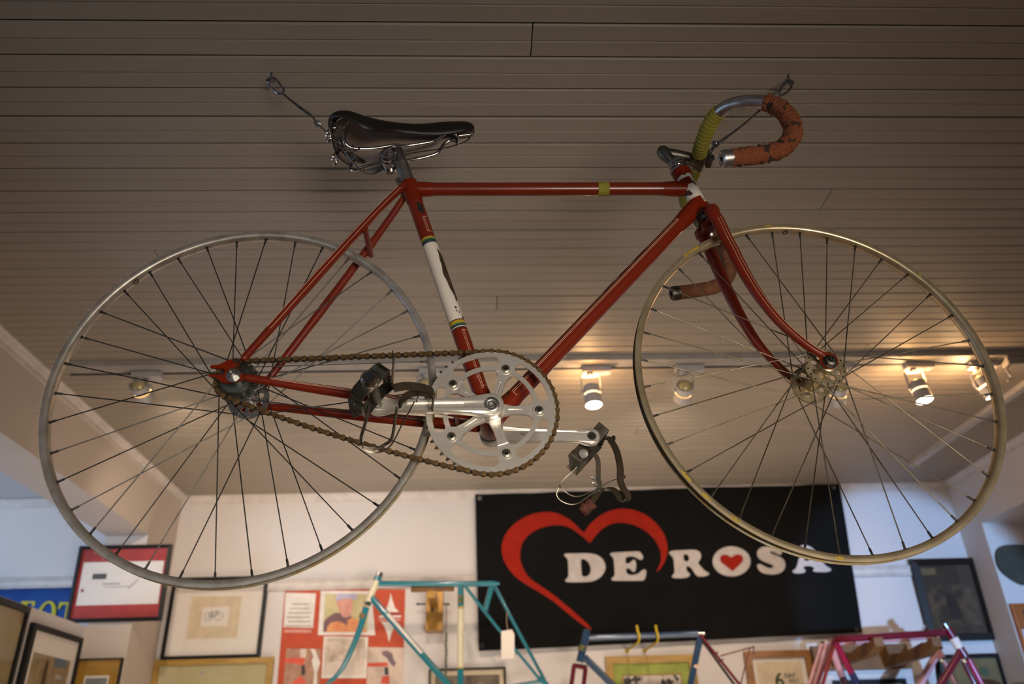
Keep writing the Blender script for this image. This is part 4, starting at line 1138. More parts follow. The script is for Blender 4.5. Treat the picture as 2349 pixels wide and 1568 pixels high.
hanger((623, 169), 'wire with carabiner from the ceiling to the back of the saddle',
       [(624, 178, 1.231), (636, 184, 1.231), (644, 196, 1.232), (651, 206, 1.232), (646, 214, 1.232), (638, 214, 1.231), (627, 205, 1.230), (616, 194, 1.230), (615, 186, 1.230)],
       (728, 283, 1.225),
       [[(645, 213, 1.232), (690, 250, 1.228), (720, 272, 1.226), (728, 283, 1.225)], [(646, 211, 1.232), (680, 239, 1.229), (712, 262, 1.226), (728, 283, 1.225)],
        [(728, 283, 1.225), (752, 306, 1.210), (777, 328, 1.195)], [(777, 328, 1.195), (790, 345, 1.19), (812, 346, 1.18), (825, 340, 1.175)], [(786, 340, 1.19), (806, 368, 1.20), (828, 392, 1.21), (835, 388, 1.22)]])
hanger((1808, 174), 'wire with carabiner from the ceiling to the handlebar stem',
       [(1810, 188, 1.233), (1800, 192, 1.232), (1792, 202, 1.232), (1787, 214, 1.232), (1793, 219, 1.232), (1804, 212, 1.232), (1813, 203, 1.233), (1816, 193, 1.233)],
       (1641, 330, 1.222),
       [[(1789, 213, 1.232), (1776, 215, 1.231), (1745, 249, 1.229), (1700, 289, 1.226), (1641, 330, 1.222)], [(1792, 218, 1.232), (1745, 252, 1.229), (1700, 291, 1.226), (1645, 333, 1.222)],
        [(1641, 333, 1.222), (1625, 347, 1.218), (1612, 356, 1.216)], [(1641, 333, 1.222), (1630, 352, 1.222), (1620, 366, 1.225)], [(1641, 331, 1.222), (1668, 326, 1.222)]])
b = MB(); c_ = w(777, 332, y=1.195)
# ------------------------------------------------------------------ things on the back wall
GLASS = bpy.data.materials.new('picture_glass'); GLASS.use_nodes = True
_n = GLASS.node_tree; _o = _n.nodes['Material Output']; _n.nodes.remove(_n.nodes['Principled BSDF'])
_t = _n.nodes.new('ShaderNodeBsdfTransparent'); _g = _n.nodes.new('ShaderNodeBsdfGlossy'); _g.inputs['Roughness'].default_value = .04
_m = _n.nodes.new('ShaderNodeMixShader')
_m.inputs[0].default_value = .05; _n.links.new(_t.outputs[0], _m.inputs[1]); _n.links.new(_g.outputs[0], _m.inputs[2]); _n.links.new(_m.outputs[0], _o.inputs[0])

def wallfn(y):           # a = x, c = z, depth grows away from the wall
    return lambda a, c, dd: (a, y - dd, c)
def sidefn(x):           # wall facing +x: a = y
    return lambda a, c, dd: (x + dd, a, c)
def flat(P, name, m, parent, fn, d0, d1):
    b = MB(); b.plate([P], fn, d1, d0)
    return b.build(name, m, parent, fix=True)
def rect(x0, z0, x1, z1): return [(x0, z0), (x1, z0), (x1, z1), (x0, z1)]
def picture(label, x0, x1, z0, z1, fw, fmat, mmat, layers, fn, fd=.022, group=None, glass=True, lean=0.0):
    o = Vector(fn((x0 + x1) / 2, z0, 0))
    t = thing('picture_frame', label, 'picture frame', tuple(o), group)
    H = z1 - z0
    def g(a, c, dd):
        return Vector(fn(a, c, dd + lean * (c - z0))) - o
    m = MB()
    O = rect(x0, z0, x1, z1); I = rect(x0 + fw, z0 + fw, x1 - fw, z1 - fw)
    V = [g(*p, 0) for p in O] + [g(*p, fd * .8) for p in O] + [g(*p, fd) for p in I] + [g(*p, 0) for p in I]
    m.add(V, [(k * 4 + i, k * 4 + (i + 1) % 4, (k + 1) % 4 * 4 + (i + 1) % 4, (k + 1) % 4 * 4 + i) for k in range(4) for i in range(4)])
    m.sharp = 15
    m.build('frame', fmat, t, fix=True)
    flat(rect(x0 + fw * .8, z0 + fw * .8, x1 - fw * .8, z1 - fw * .8), 'mat_board', mmat, t, g, .002, fd * .45)
    d = fd * .45
    X0, X1, Z0, Z1 = x0 + fw, x1 - fw, z0 + fw, z1 - fw
    for L in layers:
        nm, mm, r_ = L
        d += .0006
        if len(r_) == 4 and not isinstance(r_[0], tuple): P = rect(X0 + (X1 - X0) * r_[0], Z0 + (Z1 - Z0) * r_[1], X0 + (X1 - X0) * r_[2], Z0 + (Z1 - Z0) * r_[3])
        else: P = [(X0 + (X1 - X0) * a, Z0 + (Z1 - Z0) * c) for a, c in r_]
        flat(P, nm, mm, t, g, d - .0005, d)
    if glass: flat(rect(X0 - fw * .1, Z0 - fw * .1, X1 + fw * .1, Z1 + fw * .1), 'glass', GLASS, t, g, fd * .72, fd * .78)
    return t
WF = wallfn(WY - .001)
def wx(px, py, y=WY - .02): p = w(px, py, y=y); return p.x, p.z

# --- black banner with heart and lettering
BYP = WY - .040
t = thing('banner', 'large black cloth banner with a red heart outline and white lettering', 'banner', (0.9, BYP, 2.12))
TL, TR_, BR, BL = (Vector(wx(1090, 1133, BYP)), Vector(wx(1926, 1109, BYP)), Vector(wx(1979, 1450, BYP)), Vector(wx(1098, 1493, BYP)))
def bw(a, c):     # gentle folds
    return .004 * math.sin(a * 9 + c * 2.2) + .003 * math.sin(a * 23 - c * 4) + .0015 * math.sin(c * 17 + a * 5)
b = MB(); V = []; NX, NZ = 110, 46
for j in range(NZ + 1):
    for i in range(NX + 1):
        p = TL.lerp(TR_, i / NX).lerp(BL.lerp(BR, i / NX), j / NZ)
        V.append((p.x - .9, bw(p.x, p.y), p.y - 2.12))
n_ = len(V); V += [(v[0], v[1] + .0012, v[2]) for v in V]
F = []
for j in range(NZ):
    for i in range(NX):
        q = j * (NX + 1) + i
        F.append((q, q + NX + 1, q + NX + 2, q + 1)); F.append((n_ + q, n_ + q + 1, n_ + q + NX + 2, n_ + q + NX + 1))
b.add(V, F); b.build('cloth', BLACKCLOTH, t)
def banner_shape(name, loops, zoom, m, lift):
    sx, ox, oy = zoom
    L = []
    for lp in loops:
        lp = chaikin(lp, 2)
        L.append([tuple(wx(ox + a / sx, oy + c / sx, BYP)) for a, c in lp])
    b = MB()
    b.plate(L, lambda a, c, dd: (a - .9, -dd, c - 2.12), lift, lift - .0006)
    o = b.build(name, m, t, fix=True)
    bm_ = bmesh.new(); bm_.from_mesh(o.data)
    for _ in range(5):
        E = [e for e in bm_.edges if e.calc_length() > .035]
        if not E: break
        bmesh.ops.subdivide_edges(bm_, edges=E, cuts=1)
        bmesh.ops.triangulate(bm_, faces=bm_.faces)
    for v in bm_.verts: v.co.y += bw(v.co.x + .9, v.co.z + 2.12)
    bm_.to_mesh(o.data); bm_.free()
    return o
Z3 = (3.915, 1100, 1100); Z7 = (4.698, 1480, 1200)
def dense(P, mx=60):
    out = []
    for i in range(len(P)):
        a = P[i]; c = P[(i + 1) % len(P)]; n = max(1, int(math.hypot(c[0] - a[0], c[1] - a[1]) / mx))
        out += [(a[0] + (c[0] - a[0]) * k / n, a[1] + (c[1] - a[1]) * k / n) for k in range(n)]
    return out
heart = [(935, 480), (880, 420), (800, 350), (700, 302), (600, 287), (500, 297), (400, 332), (300, 402), (235, 480), (203, 560), (196, 640), (215, 720), (260, 800), (330, 880), (430, 945), (540, 1010), (650, 1080), (760, 1170), (860, 1250), (950, 1320), (1018, 1356), (985, 1308), (900, 1230), (800, 1140), (700, 1060), (600, 985), (500, 920), (440, 870), (400, 810), (370, 740), (362, 660), (380, 570), (430, 500), (500, 450), (580, 420), (680, 408), (760, 412), (830, 440), (900, 490), (950, 530), (990, 574), (1020, 530), (1080, 460), (1150, 410), (1230, 385), (1320, 385), (1410, 410), (1500, 460), (1570, 530), (1610, 600), (1632, 670), (1630, 740), (1600, 800), (1583, 834), (1632, 790), (1672, 720), (1690, 640), (1685, 560), (1650, 470), (1590, 390), (1510, 320), (1420, 275), (1320, 256), (1230, 262), (1140, 290), (1070, 330), (1000, 390), (960, 440)]
banner_shape('heart_print', [heart], Z3, PRINTRED, .0012)
Dl = [(760, 680), (765, 665), (790, 661), (880, 659), (960, 658), (1040, 668), (1100, 705), (1130, 760), (1130, 810), (1095, 870), (1040, 905), (980, 918), (880, 919), (780, 919), (765, 905), (785, 885), (800, 865), (798, 790), (795, 720), (785, 700)]
Dh = [(908, 706), (950, 712), (985, 750), (1002, 800), (990, 850), (962, 870), (918, 869), (912, 790)]
El = [(1167, 670), (1185, 655), (1300, 648), (1425, 640), (1450, 650), (1472, 695), (1465, 712), (1440, 718), (1415, 700), (1380, 685), (1330, 688), (1310, 705), (1310, 745), (1330, 755), (1360, 740), (1380, 715), (1400, 720), (1410, 770), (1400, 820), (1380, 828), (1355, 800), (1330, 790), (1315, 800), (1318, 835), (1340, 852), (1380, 855), (1430, 840), (1460, 810), (1488, 800), (1500, 825), (1490, 880), (1470, 905), (1430, 904), (1300, 907), (1190, 908), (1180, 890), (1205, 870), (1215, 850), (1210, 785), (1205, 720), (1195, 695)]
Rl = [(1697, 657), (1720, 635), (1820, 630), (1920, 625), (1970, 640), (1990, 670), (1985, 710), (1958, 745), (1975, 765), (2005, 800), (2030, 825), (2065, 840), (2050, 860), (2000, 870), (1960, 868), (1935, 840), (1905, 790), (1870, 768), (1858, 780), (1860, 815), (1880, 830), (1895, 850), (1880, 870), (1830, 880), (1740, 880), (1725, 865), (1745, 845), (1755, 820), (1750, 770), (1745, 720), (1735, 690)]
Rh = [(1835, 668), (1865, 665), (1882, 690), (1885, 715), (1865, 735), (1840, 725), (1832, 695)]
banner_shape('letter_d', [Dl, Dh], Z3, PRINTWHITE, .0013)
banner_shape('letter_e', [El], Z3, PRINTWHITE, .0013)
banner_shape('letter_r', [Rl, Rh], Z3, PRINTWHITE, .0013)
banner_shape('letter_o', [[(928 + 205 * math.cos(a), 410 + 162 * math.sin(a)) for a in [i * PI / 16 for i in range(32)]]], Z7, PRINTWHITE, .0013)
banner_shape('heart_print', [[(925, 372), (890, 345), (850, 335), (810, 352), (798, 390), (820, 430), (870, 462), (925, 505), (940, 516), (955, 505), (990, 470), (1030, 435), (1056, 395), (1048, 350), (1000, 330), (955, 345)]], Z7, PRINTRED, .0020)
banner_shape('letter_s', [[(1200, 310), (1230, 265), (1290, 247), (1380, 255), (1470, 282), (1480, 330), (1440, 335), (1380, 305), (1340, 302), (1350, 325), (1420, 345), (1480, 370), (1515, 420), (1510, 480), (1470, 530), (1400, 552), (1300, 550), (1240, 530), (1205, 480), (1203, 440), (1240, 440), (1300, 475), (1350, 487), (1383, 470), (1375, 450), (1300, 425), (1230, 390), (1203, 350)]], Z7, PRINTWHITE, .0013)
banner_shape('letter_a', [[(1660, 290), (1668, 245), (1700, 228), (1745, 232), (1800, 260), (1850, 320), (1900, 400), (1950, 460), (2005, 485), (2005, 510), (1960, 524), (1830, 522), (1803, 505), (1830, 485), (1800, 460), (1760, 456), (1715, 458), (1705, 480), (1732, 500), (1725, 530), (1640, 540), (1590, 525), (1590, 505), (1625, 490), (1645, 440), (1658, 380), (1680, 340)], [(1735, 335), (1765, 370), (1775, 400), (1735, 402), (1715, 398), (1725, 360)]], Z7, PRINTWHITE, .0013)
for px, py in ((1100, 1142), (1912, 1118), (1106, 1480), (1966, 1443)):
    q = Vector(wx(px, py, BYP)); b = MB(); b.lathe([(.006, 0), (.006, .002), (.011, .002), (.011, 0)], (q.x - .9, bw(q.x, q.y) - .0005, q.y - 2.12), (0, -1, 0), 14)
    b.tube([(q.x - .9, .030, q.y - 2.12), (q.x - .9, -.008, q.y - 2.12)], .003, 8)
    b.build('grommet', CHROME, t)

# --- pictures
def ext(tl, tr, y): a = wx(tl[0], tl[1], y); c = wx(tr[0], tr[1], y); return a[0], c[0], (a[1] + c[1]) / 2
x0, x1, z1 = ext((398, 1322), (616, 1322), WY - .02)
picture('black-framed cream print with a tiny bicycle drawing, behind the bottom of the rear wheel', x0, x1, z1 - .385, z1, .017, FRAMEBLACK, MATWHITE,
        [('inner_mat', MATCREAM, (.20, .22, .76, .78)), ('print_sheet', MATWHITE, (.34, .38, .64, .64))], WF)
pf = COL.objects[-1] if False else [o for o in bpy.data.objects if o.name.startswith('picture_frame')][-1]
b = MB(); cxb = (x0 + x1) / 2 - .012 - pf.location.x; czb = z1 - .185 - pf.location.z; yb = (WY - .001 - .0125) - pf.location.y
for s_ in (-1, 1): b.tube([(cxb + s_ * .026 + .018 * math.cos(q), yb, czb - .004 + .018 * math.sin(q)) for q in [i * PI / 10 for i in range(20)]], .0009, 5, closed=True)
for p, q in (((-.026, -.004), (-.010, .018)), ((-.010, .018), (.014, .018)), ((.014, .018), (-.002, -.006)), ((-.002, -.006), (-.026, -.004)), ((.014, .018), (.026, -.004)), ((-.010, .018), (-.002, -.006)), ((.014, .018), (.018, .026))):
    b.tube([(cxb + p[0], yb, czb + p[1]), (cxb + q[0], yb, czb + q[1])], .0012, 5)
b.build('bicycle_drawing', INK, pf)
x0, x1, z1 = ext((355, 1509), (628, 1509), WY - .02)
picture('wide gilt wooden frame holding a buff document, below the framed bicycle drawing', x0, x1, z1 - .42, z1, .028, FRAMEGOLD, MATBUFF,
        [('seal', PALEINK, [(.40 + .02 * math.cos(q), .905 + .03 * math.sin(q)) for q in [i * PI / 5 for i in range(10)]]), ('text_line', PALEINK, (.25, .70, .75, .73))], WF)
x0, x1, z1 = ext((984, 1531), (1160, 1531), WY - .02)
picture('thin black frame with cream mat and dark photograph under the blue-green frameset', x0, x1, z1 - .30, z1, .009, FRAMEBLACK, MATCREAM,
        [('photograph', PHOTODK, (.06, .08, .94, .92)), ('figure', PHOTO, [(.60, .45), (.72, .45), (.74, .62), (.68, .80), (.62, .74), (.56, .60)])], WF)
x0, x1, z1 = ext((1388, 1504), (1594, 1501), WY - .02)
picture('golden wooden frame with bright green mat around an old group photograph', x0, x1, z1 - .42, z1, .034, FRAMEGOLD, MATGREEN,
        [('fillet', FRAMEGOLD, (.11, .14, .89, .86)), ('photograph', PHOTOBW, (.13, .16, .87, .84))], WF)
x0, x1, z1 = ext((1706, 1495), (1856, 1488), WY - .02)
pf = picture('brown wooden frame with a cream race poster, right of the small luggage rack', x0, x1, z1 - .42, z1, .032, FRAMEWOOD, MATWHITE,
        [('poster_sheet', MATCREAM, (.08, .05, .92, .95))], WF, fd=.03)
yb = WY - .001 - .0150 - pf.location.y
X0 = x0 - pf.location.x; W_ = x1 - x0; ZT = z1 - pf.location.z
text_mesh('poster_numeral', '6', .094, (X0 + W_ * .40, yb, ZT - .165), (1, 0, 0), (0, 0, 1), mat('green_ink', (.03, .07, .04), .8), pf, bold=.0015)
text_mesh('poster_lettering', 'DAY', .027, (X0 + W_ * .555, yb, ZT - .123), (1, 0, 0), (0, 0, 1), INK, pf, bold=.001)
text_mesh('poster_lettering', 'BIKE', .025, (X0 + W_ * .61, yb, ZT - .146), (1, 0, 0), (0, 0, 1), INK, pf)
text_mesh('poster_lettering', 'RACE', .025, (X0 + W_ * .67, yb, ZT - .169), (1, 0, 0), (0, 0, 1), INK, pf)
flat(circle(X0 + W_ * .52, ZT - .182, .012, 12), 'red_print', PRINTRED, pf, lambda a, c, dd: (a, yb - dd, c), 0, .0006)
x0, x1, z1 = ext((2086, 1283), (2233, 1279), WY - .03)
pf = picture('dark wooden frame with a sepia cycling magazine cover right of the black banner', x0, x1, z1 - .40, z1, .032, FRAMEDARK, mat('sepia_page', (.045, .028, .014), .8, c2=(.03, .018, .010), scale=9),
        [('sepia_photo', mat('sepia_photo', (.10, .06, .028), .8, c2=(.018, .012, .008), scale=26), (.06, .12, .94, .70)), ('title_block', mat('sepia_pale', (.16, .11, .05), .8), (.05, .86, .33, .96)), ('rider', mat('sepia_dark', (.018, .012, .008), .8), [(.40, .20), (.62, .20), (.60, .38), (.54, .55), (.48, .60), (.40, .52), (.36, .36)])], WF, fd=.035, lean=.03)
x0, x1, z1 = ext((2150, 1500), (2292, 1498), WY - .02)
picture('black frame with an ochre print of green medallions, low behind the crimson fork', x0, x1, z1 - .42, z1, .020, FRAMEBLACK, mat('olive_print', (.20, .14, .05), .7, c2=(.14, .10, .035), scale=8),
        [('medallion', mat('green_print', (.04, .08, .03), .7), [(.72 + .09 * math.cos(q), .84 + .06 * math.sin(q)) for q in [i * PI / 6 for i in range(12)]]), ('medallion', bpy.data.materials['green_print'], [(.30 + .13 * math.cos(q), .60 + .10 * math.sin(q)) for q in [i * PI / 6 for i in range(12)]])], WF)
x0, x1, z1 = ext((1912, 1561), (2078, 1554), WY - .02)
picture('black picture frame showing only its top edge under the wooden bracket', x0, x1, z1 - .30, z1, .024, FRAMEBLACK, MATBUFF, [('photograph', PHOTO, (.1, .1, .9, .9))], WF)
# --- on the pier
PF = wallfn(3.779)
picture('crimson-matted technical drawing in a black frame, hung high on the pier at the left', -1.842, -1.424, 2.222, 2.555, .015, FRAMEBLACK, MATRED,
        [('drawing_sheet', MATWHITE, (.04, .19, .97, .81)), ('ink_block', INK, (.17, .56, .33, .64)), ('ink_lines', PALEINK, (.30, .48, .50, .50)), ('ink_lines', PALEINK, (.33, .44, .62, .45)), ('ink_lines', PALEINK, [(.60, .42), (.70, .55), (.71, .545), (.61, .41)]), ('red_star', PRINTRED, (.07, .38, .10, .42))], PF, lean=.07)
pf = picture('small thin black frame with ochre mat, low on the pier', -1.752, -1.560, 1.74, 2.070, .006, FRAMEBLACK, MATOCHRE,
        [('print', MATWHITE, (.20, .20, .78, .80)), ('blue_print', mat('grey_blue_print', (.22, .24, .24), .7), (.24, .24, .74, .77))], PF)
# --- on the partition on the left
SF = sidefn(BX0 + .001)
picture('black frame with a khaki print, cut by the left edge of the picture', 2.72, 3.252, 1.62, 2.197, .024, FRAMEBLACK, mat('khaki_print', (.30, .22, .11), .7, c2=(.26, .19, .09), scale=5),
        [('shadow_print', mat('khaki_dark', (.22, .16, .08), .7), (.0, .0, 1.0, .55))], SF)
pf = picture('black-framed page with a brown bottle-shaped figure and a blue label, on the left partition', 3.300, 3.735, 1.55, 2.150, .022, FRAMEBLACK, MATWHITE,
        [('page', mat('tan_page', (.34, .24, .13), .7, c2=(.25, .18, .09), scale=30), (.10, .0, .90, .86)), ('blue_label', mat('blue_label', (.13, .18, .25), .7), (.55, .80, .82, .86)),
         ('bottle_print', mat('brown_print', (.07, .030, .018), .7), [(.18, .0), (.20, .40), (.28, .52), (.36, .60), (.37, .80), (.41, .84), (.44, .80), (.45, .60), (.50, .52), (.52, .30), (.50, .0)]),
         ('text_column', mat('khaki_text', (.24, .18, .10), .7, c2=(.18, .13, .07), scale=80), (.60, .02, .86, .60)), ('text_line', PALEINK, (.62, .72, .76, .75))], SF)
# --- blue banner with yellow letters on the far left of the back wall
yB = WY - .012
a0 = wx(-60, 1352, yB); a1 = wx(190, 1352, yB)
t = thing('cloth_banner', 'blue cloth banner with yellow italic capitals, behind the left partition', 'banner', (a0[0], yB, 1.9))
b = MB(); V = []; NX, NZ = 30, 10
for j in range(NZ + 1):
    for i in range(NX + 1):
        xx = (a1[0] - a0[0]) * i / NX; zz = (a0[1] - 1.9) * (1 - j / NZ)
        V.append((xx, -.003 + .003 * math.sin(xx * 22 + zz * 8) * (j / NZ + .3) + .002 * math.sin(xx * 51), zz))
b.add(V, [(j * (NX + 1) + i, (j + 1) * (NX + 1) + i, (j + 1) * (NX + 1) + i + 1, j * (NX + 1) + i + 1) for j in range(NZ) for i in range(NX)])
o = b.build('cloth', BLUECLOTH, t); md = o.modifiers.new('t', 'SOLIDIFY'); md.thickness = .001
def bluept(px, py): p = wx(px, py, yB); return (p[0] - a0[0], p[1] - 1.9)
def blue_shape(nm, P, m=YELLOWPRINT, holes=()):
    b = MB(); b.plate([[bluept(0 + a / 6.878, 1340 + c / 6.878) for a, c in L] for L in [P] + list(holes)], lambda a, c, dd: (a, -.010 - dd, c), 0, .0008); b.build(nm, m, t, fix=True)
blue_shape('letter_e', [(365, 268), (575, 270), (560, 352), (530, 350), (520, 300), (455, 298), (420, 460), (470, 460), (490, 420), (515, 420), (480, 560), (455, 560), (450, 500), (410, 500), (380, 640), (460, 640), (510, 570), (540, 575), (510, 700), (230, 700), (240, 670), (290, 660), (370, 300), (340, 296)])
def ell(cx, cy, rx, ry, sh, n=28): return [(cx + rx * math.cos(a) - sh * math.sin(a) * ry, cy + ry * math.sin(a)) for a in [2 * PI * i / n for i in range(n)]]
blue_shape('letter_o', ell(745, 480, 145, 215, .25), holes=[ell(740, 480, 82, 180, .25)])
blue_shape('letter_t', [(955, 285), (1290, 285), (1270, 390), (1240, 390), (1225, 320), (1150, 318), (1080, 660), (1130, 670), (1125, 700), (950, 700), (955, 672), (1005, 660), (1070, 318), (1000, 325), (955, 395), (928, 392)])

# --- red poster board with sheets and photographs
yP = WY - .004
t = thing('poster', 'orange-red poster with mounted photographs behind the blue-green fork', 'poster', (*[wx(790, 1568, yP)[0], yP], 1.90))
LX, LZ = t.location.x, t.location.z
def pz(a, c): p = wx(630 + a / 6.588, 1330 + c / 6.588, yP); return (p[0] - LX, p[1] - LZ)
def pp_(nm, P, m, d): return flat([pz(a, c) for a, c in P], nm, m, t, lambda a, c, dd: (a, -dd, c), d, d + .0006)
pp_('poster_board', [(155, 150), (1975, 135), (1930, 1800), (20, 1800)], POSTERRED, -.001)
SHEET = mat('white_sheet', (.78, .72, .68), .7); SKIN = mat('photo_skin', (.58, .24, .18), .6, c2=(.64, .34, .27), scale=24); LAV = mat('photo_cap', (.40, .36, .52), .7, c2=(.52, .46, .58), scale=30)
pp_('text_sheet', [(165, 190), (625, 200), (580, 720), (135, 710)], SHEET, .0005)
for k, (xa, xb) in enumerate(((260, 520), (225, 520), (210, 555), (190, 545), (205, 545), (165, 560))):
    z_ = 350 + k * 66; pp_('text_line', [(xa, z_), (xb, z_), (xb - 3, z_ + 24), (xa - 3, z_ + 24)], PALEINK, .0011)
pp_('title_strip', [(150, 745), (560, 748), (552, 795), (145, 790)], mat('pink_strip', (.66, .30, .26), .7), .0005)
pp_('photo_border', [(700, 160), (1460, 165), (1520, 830), (655, 830)], SHEET, .0005)
pp_('photo_background', [(765, 205), (1420, 210), (1400, 785), (730, 785)], mat('photo_green', (.46, .42, .20), .7, c2=(.62, .52, .32), scale=14), .0011)
pp_('photo_jacket', [(735, 785), (740, 640), (800, 560), (900, 500), (1000, 490), (1140, 540), (1260, 600), (1400, 780)], mat('photo_jacket', (.20, .10, .12), .7), .0017)
pp_('photo_face', [(930, 300), (1000, 285), (1170, 290), (1195, 360), (1180, 450), (1150, 530), (1080, 570), (1020, 545), (975, 460), (950, 400)], SKIN, .0023)
pp_('photo_cap', [(925, 300), (930, 215), (1000, 205), (1255, 215), (1240, 300), (1150, 280), (1040, 280), (960, 315)], LAV, .0029)
pp_('photo_jersey', [(785, 785), (800, 700), (860, 640), (950, 620), (1040, 650), (1090, 690), (1110, 600), (1180, 560), (1300, 620), (1400, 785)], mat('photo_jersey', (.62, .20, .09), .7, c2=(.7, .34, .14), scale=30), .0023)
pp_('photo_sheet', [(745, 850), (1415, 860), (1385, 1480), (705, 1480)], SHEET, .0008)
pp_('photo_print', [(760, 875), (1370, 880), (1365, 1215), (750, 1245)], PHOTO, .0014)
pp_('photo_print', [(750, 1245), (1365, 1215), (1345, 1440), (735, 1440)], mat('pale_photo', (.70, .60, .54), .7, c2=(.58, .48, .42), scale=16), .0014)
for nm, P, m in (('white_star', [(1755, 190), (1785, 320), (1820, 420), (1880, 480), (1660, 480), (1705, 400), (1735, 300)], SHEET), ('white_star', [(1610, 625), (1850, 640), (1800, 720), (1760, 820), (1728, 940), (1705, 820), (1670, 720)], SHEET),
                 ('star_band', [(1585, 495), (1905, 490), (1905, 520), (1582, 524)], mat('maroon_print', (.30, .03, .03), .7)), ('star_band', [(1580, 535), (1912, 532), (1910, 562), (1578, 566)], SHEET), ('star_band', [(1578, 580), (1905, 580), (1900, 612), (1576, 614)], bpy.data.materials['pink_strip'])):
    pp_(nm, P, m, .0006)
BR_ = mat('photo_brown', (.34, .17, .11), .7, c2=(.46, .27, .19), scale=22); PRD = mat('photo_red', (.72, .10, .06), .6); PBK = mat('photo_black', (.06, .045, .05), .6)
for nm, P, m, d in (('photo_print', [(180, 1030), (705, 1040), (660, 1800), (110, 1800)], BR_, .0006), ('photo_red_tube', [(160, 1180), (460, 1170), (440, 1280), (150, 1240)], PRD, .0012), ('photo_red_tube', [(240, 1568), (400, 1440), (490, 1568)], PRD, .0012), ('photo_black_tube', [(405, 1285), (460, 1280), (465, 1430), (405, 1440)], PBK, .0014),
                    ('photo_white_leg', [(540, 1035), (605, 1040), (650, 1150), (690, 1250), (640, 1400), (640, 1800), (570, 1800), (600, 1400), (560, 1220), (590, 1150)], SHEET, .0014), ('photo_metal', [(390, 1040), (480, 1040), (470, 1170), (385, 1170)], bpy.data.materials['pale_photo'], .0014),
                    ('photo_print', [(1415, 1010), (1945, 1020), (1940, 1800), (1380, 1800)], mat('photo_pale_brown', (.56, .42, .34), .7, c2=(.66, .54, .47), scale=16), .0006), ('photo_red_tube', [(1405, 1250), (1700, 1240), (1720, 1300), (1400, 1310)], PRD, .0012), ('photo_red_tube', [(1630, 1450), (1730, 1440), (1740, 1568), (1600, 1568)], PRD, .0012),
                    ('photo_black_tube', [(1660, 1320), (1715, 1310), (1725, 1430), (1665, 1430)], PBK, .0014), ('photo_dark_part', [(1620, 1080), (1700, 1060), (1780, 1110), (1800, 1200), (1840, 1250), (1800, 1310), (1740, 1250), (1700, 1180), (1630, 1130)], mat('photo_dark', (.20, .13, .15), .6), .0016)):
    pp_(nm, P, m, d)

# --- brass wall hanger with wooden cross bar
def wl_(px, py, y): return Vector(w(px, py, y=y))
t = thing('wall_hanger', 'brass-coloured wall hanger with a wooden cross bar holding the blue-green frameset', 'wall hanger', tuple(w(995, 1446, y=WY)))
L0 = t.location.copy()
HZ = wl_(995, 1346, 3.80).z
xa, xb = wl_(943, 1346, 3.80).x, wl_(1042, 1346, 3.80).x
b = MB(); b.tube([Vector((xa, 3.80, HZ - .006)) - L0, Vector((xa + .004, 3.80, HZ - .006)) - L0, Vector((xb - .004, 3.80, HZ - .006)) - L0, Vector((xb, 3.80, HZ - .006)) - L0], [.012, .0145, .0145, .012], 14); b.build('cross_bar', PINE, t)
q0 = wl_(978, 1352, 4.03); q1 = wl_(1015, 1445, 4.03)
b = MB(); b.box((q0.x - L0.x, 4.03 - L0.y, q1.z - L0.z), (q1.x - L0.x, WY - L0.y, q0.z - L0.z)); b.box((q0.x - L0.x + .022, 3.79 - L0.y, HZ - .05 - L0.z), (q1.x - L0.x - .022, 4.03 - L0.y, HZ - .018 - L0.z)); b.build('bracket_box', BRASS, t)
b = MB(); b.box((q0.x - L0.x + .026, 4.028 - L0.y, q1.z - L0.z + .085), (q0.x - L0.x + .036, 4.031 - L0.y, q0.z - L0.z - .055)); b.build('slot', BLACK, t)
b = MB(); b.tube([wl_(958, 1385, 4.06) - L0, wl_(1029, 1385, 4.06) - L0], .0035, 8); b.sphere(wl_(958, 1385, 4.06) - L0, .006, 10, 6); b.sphere(wl_(1029, 1385, 4.06) - L0, .006, 10, 6); b.build('cross_bolt', FRAMEDARK, t)
t = thing('hanging_chain', 'dark bicycle chain hanging from the bolt of the brass hanger', 'chain', tuple(w(1024, 1387, y=4.05)))
L0 = t.location.copy()
b = MB(); b.tube([Vector((0, -.004, .0)), Vector((0, -.006, -.13))], .0022, 6); b.build('wire', FRAMEDARK, t)
lm_ = MB(); lm_.plate([[(.004 * math.cos(q) + (.0062 if math.cos(q) > 0 else -.0062), .0045 * math.sin(q)) for q in [i * PI / 6 + .1 for i in range(12)]]], at_y, -.004, .004)
cl_ = lm_.mesh('chain_link', mat('green_grey_chain', (.16, .19, .15), .4, .8))
for k in range(36):
    o = link('chain_link', cl_, t); o.location = (0.0012 * math.sin(k), -.006, -.13 - .0115 * k); o.rotation_euler = (0, PI / 2 + .1 * math.sin(k * 2.3), k % 2 * .5)

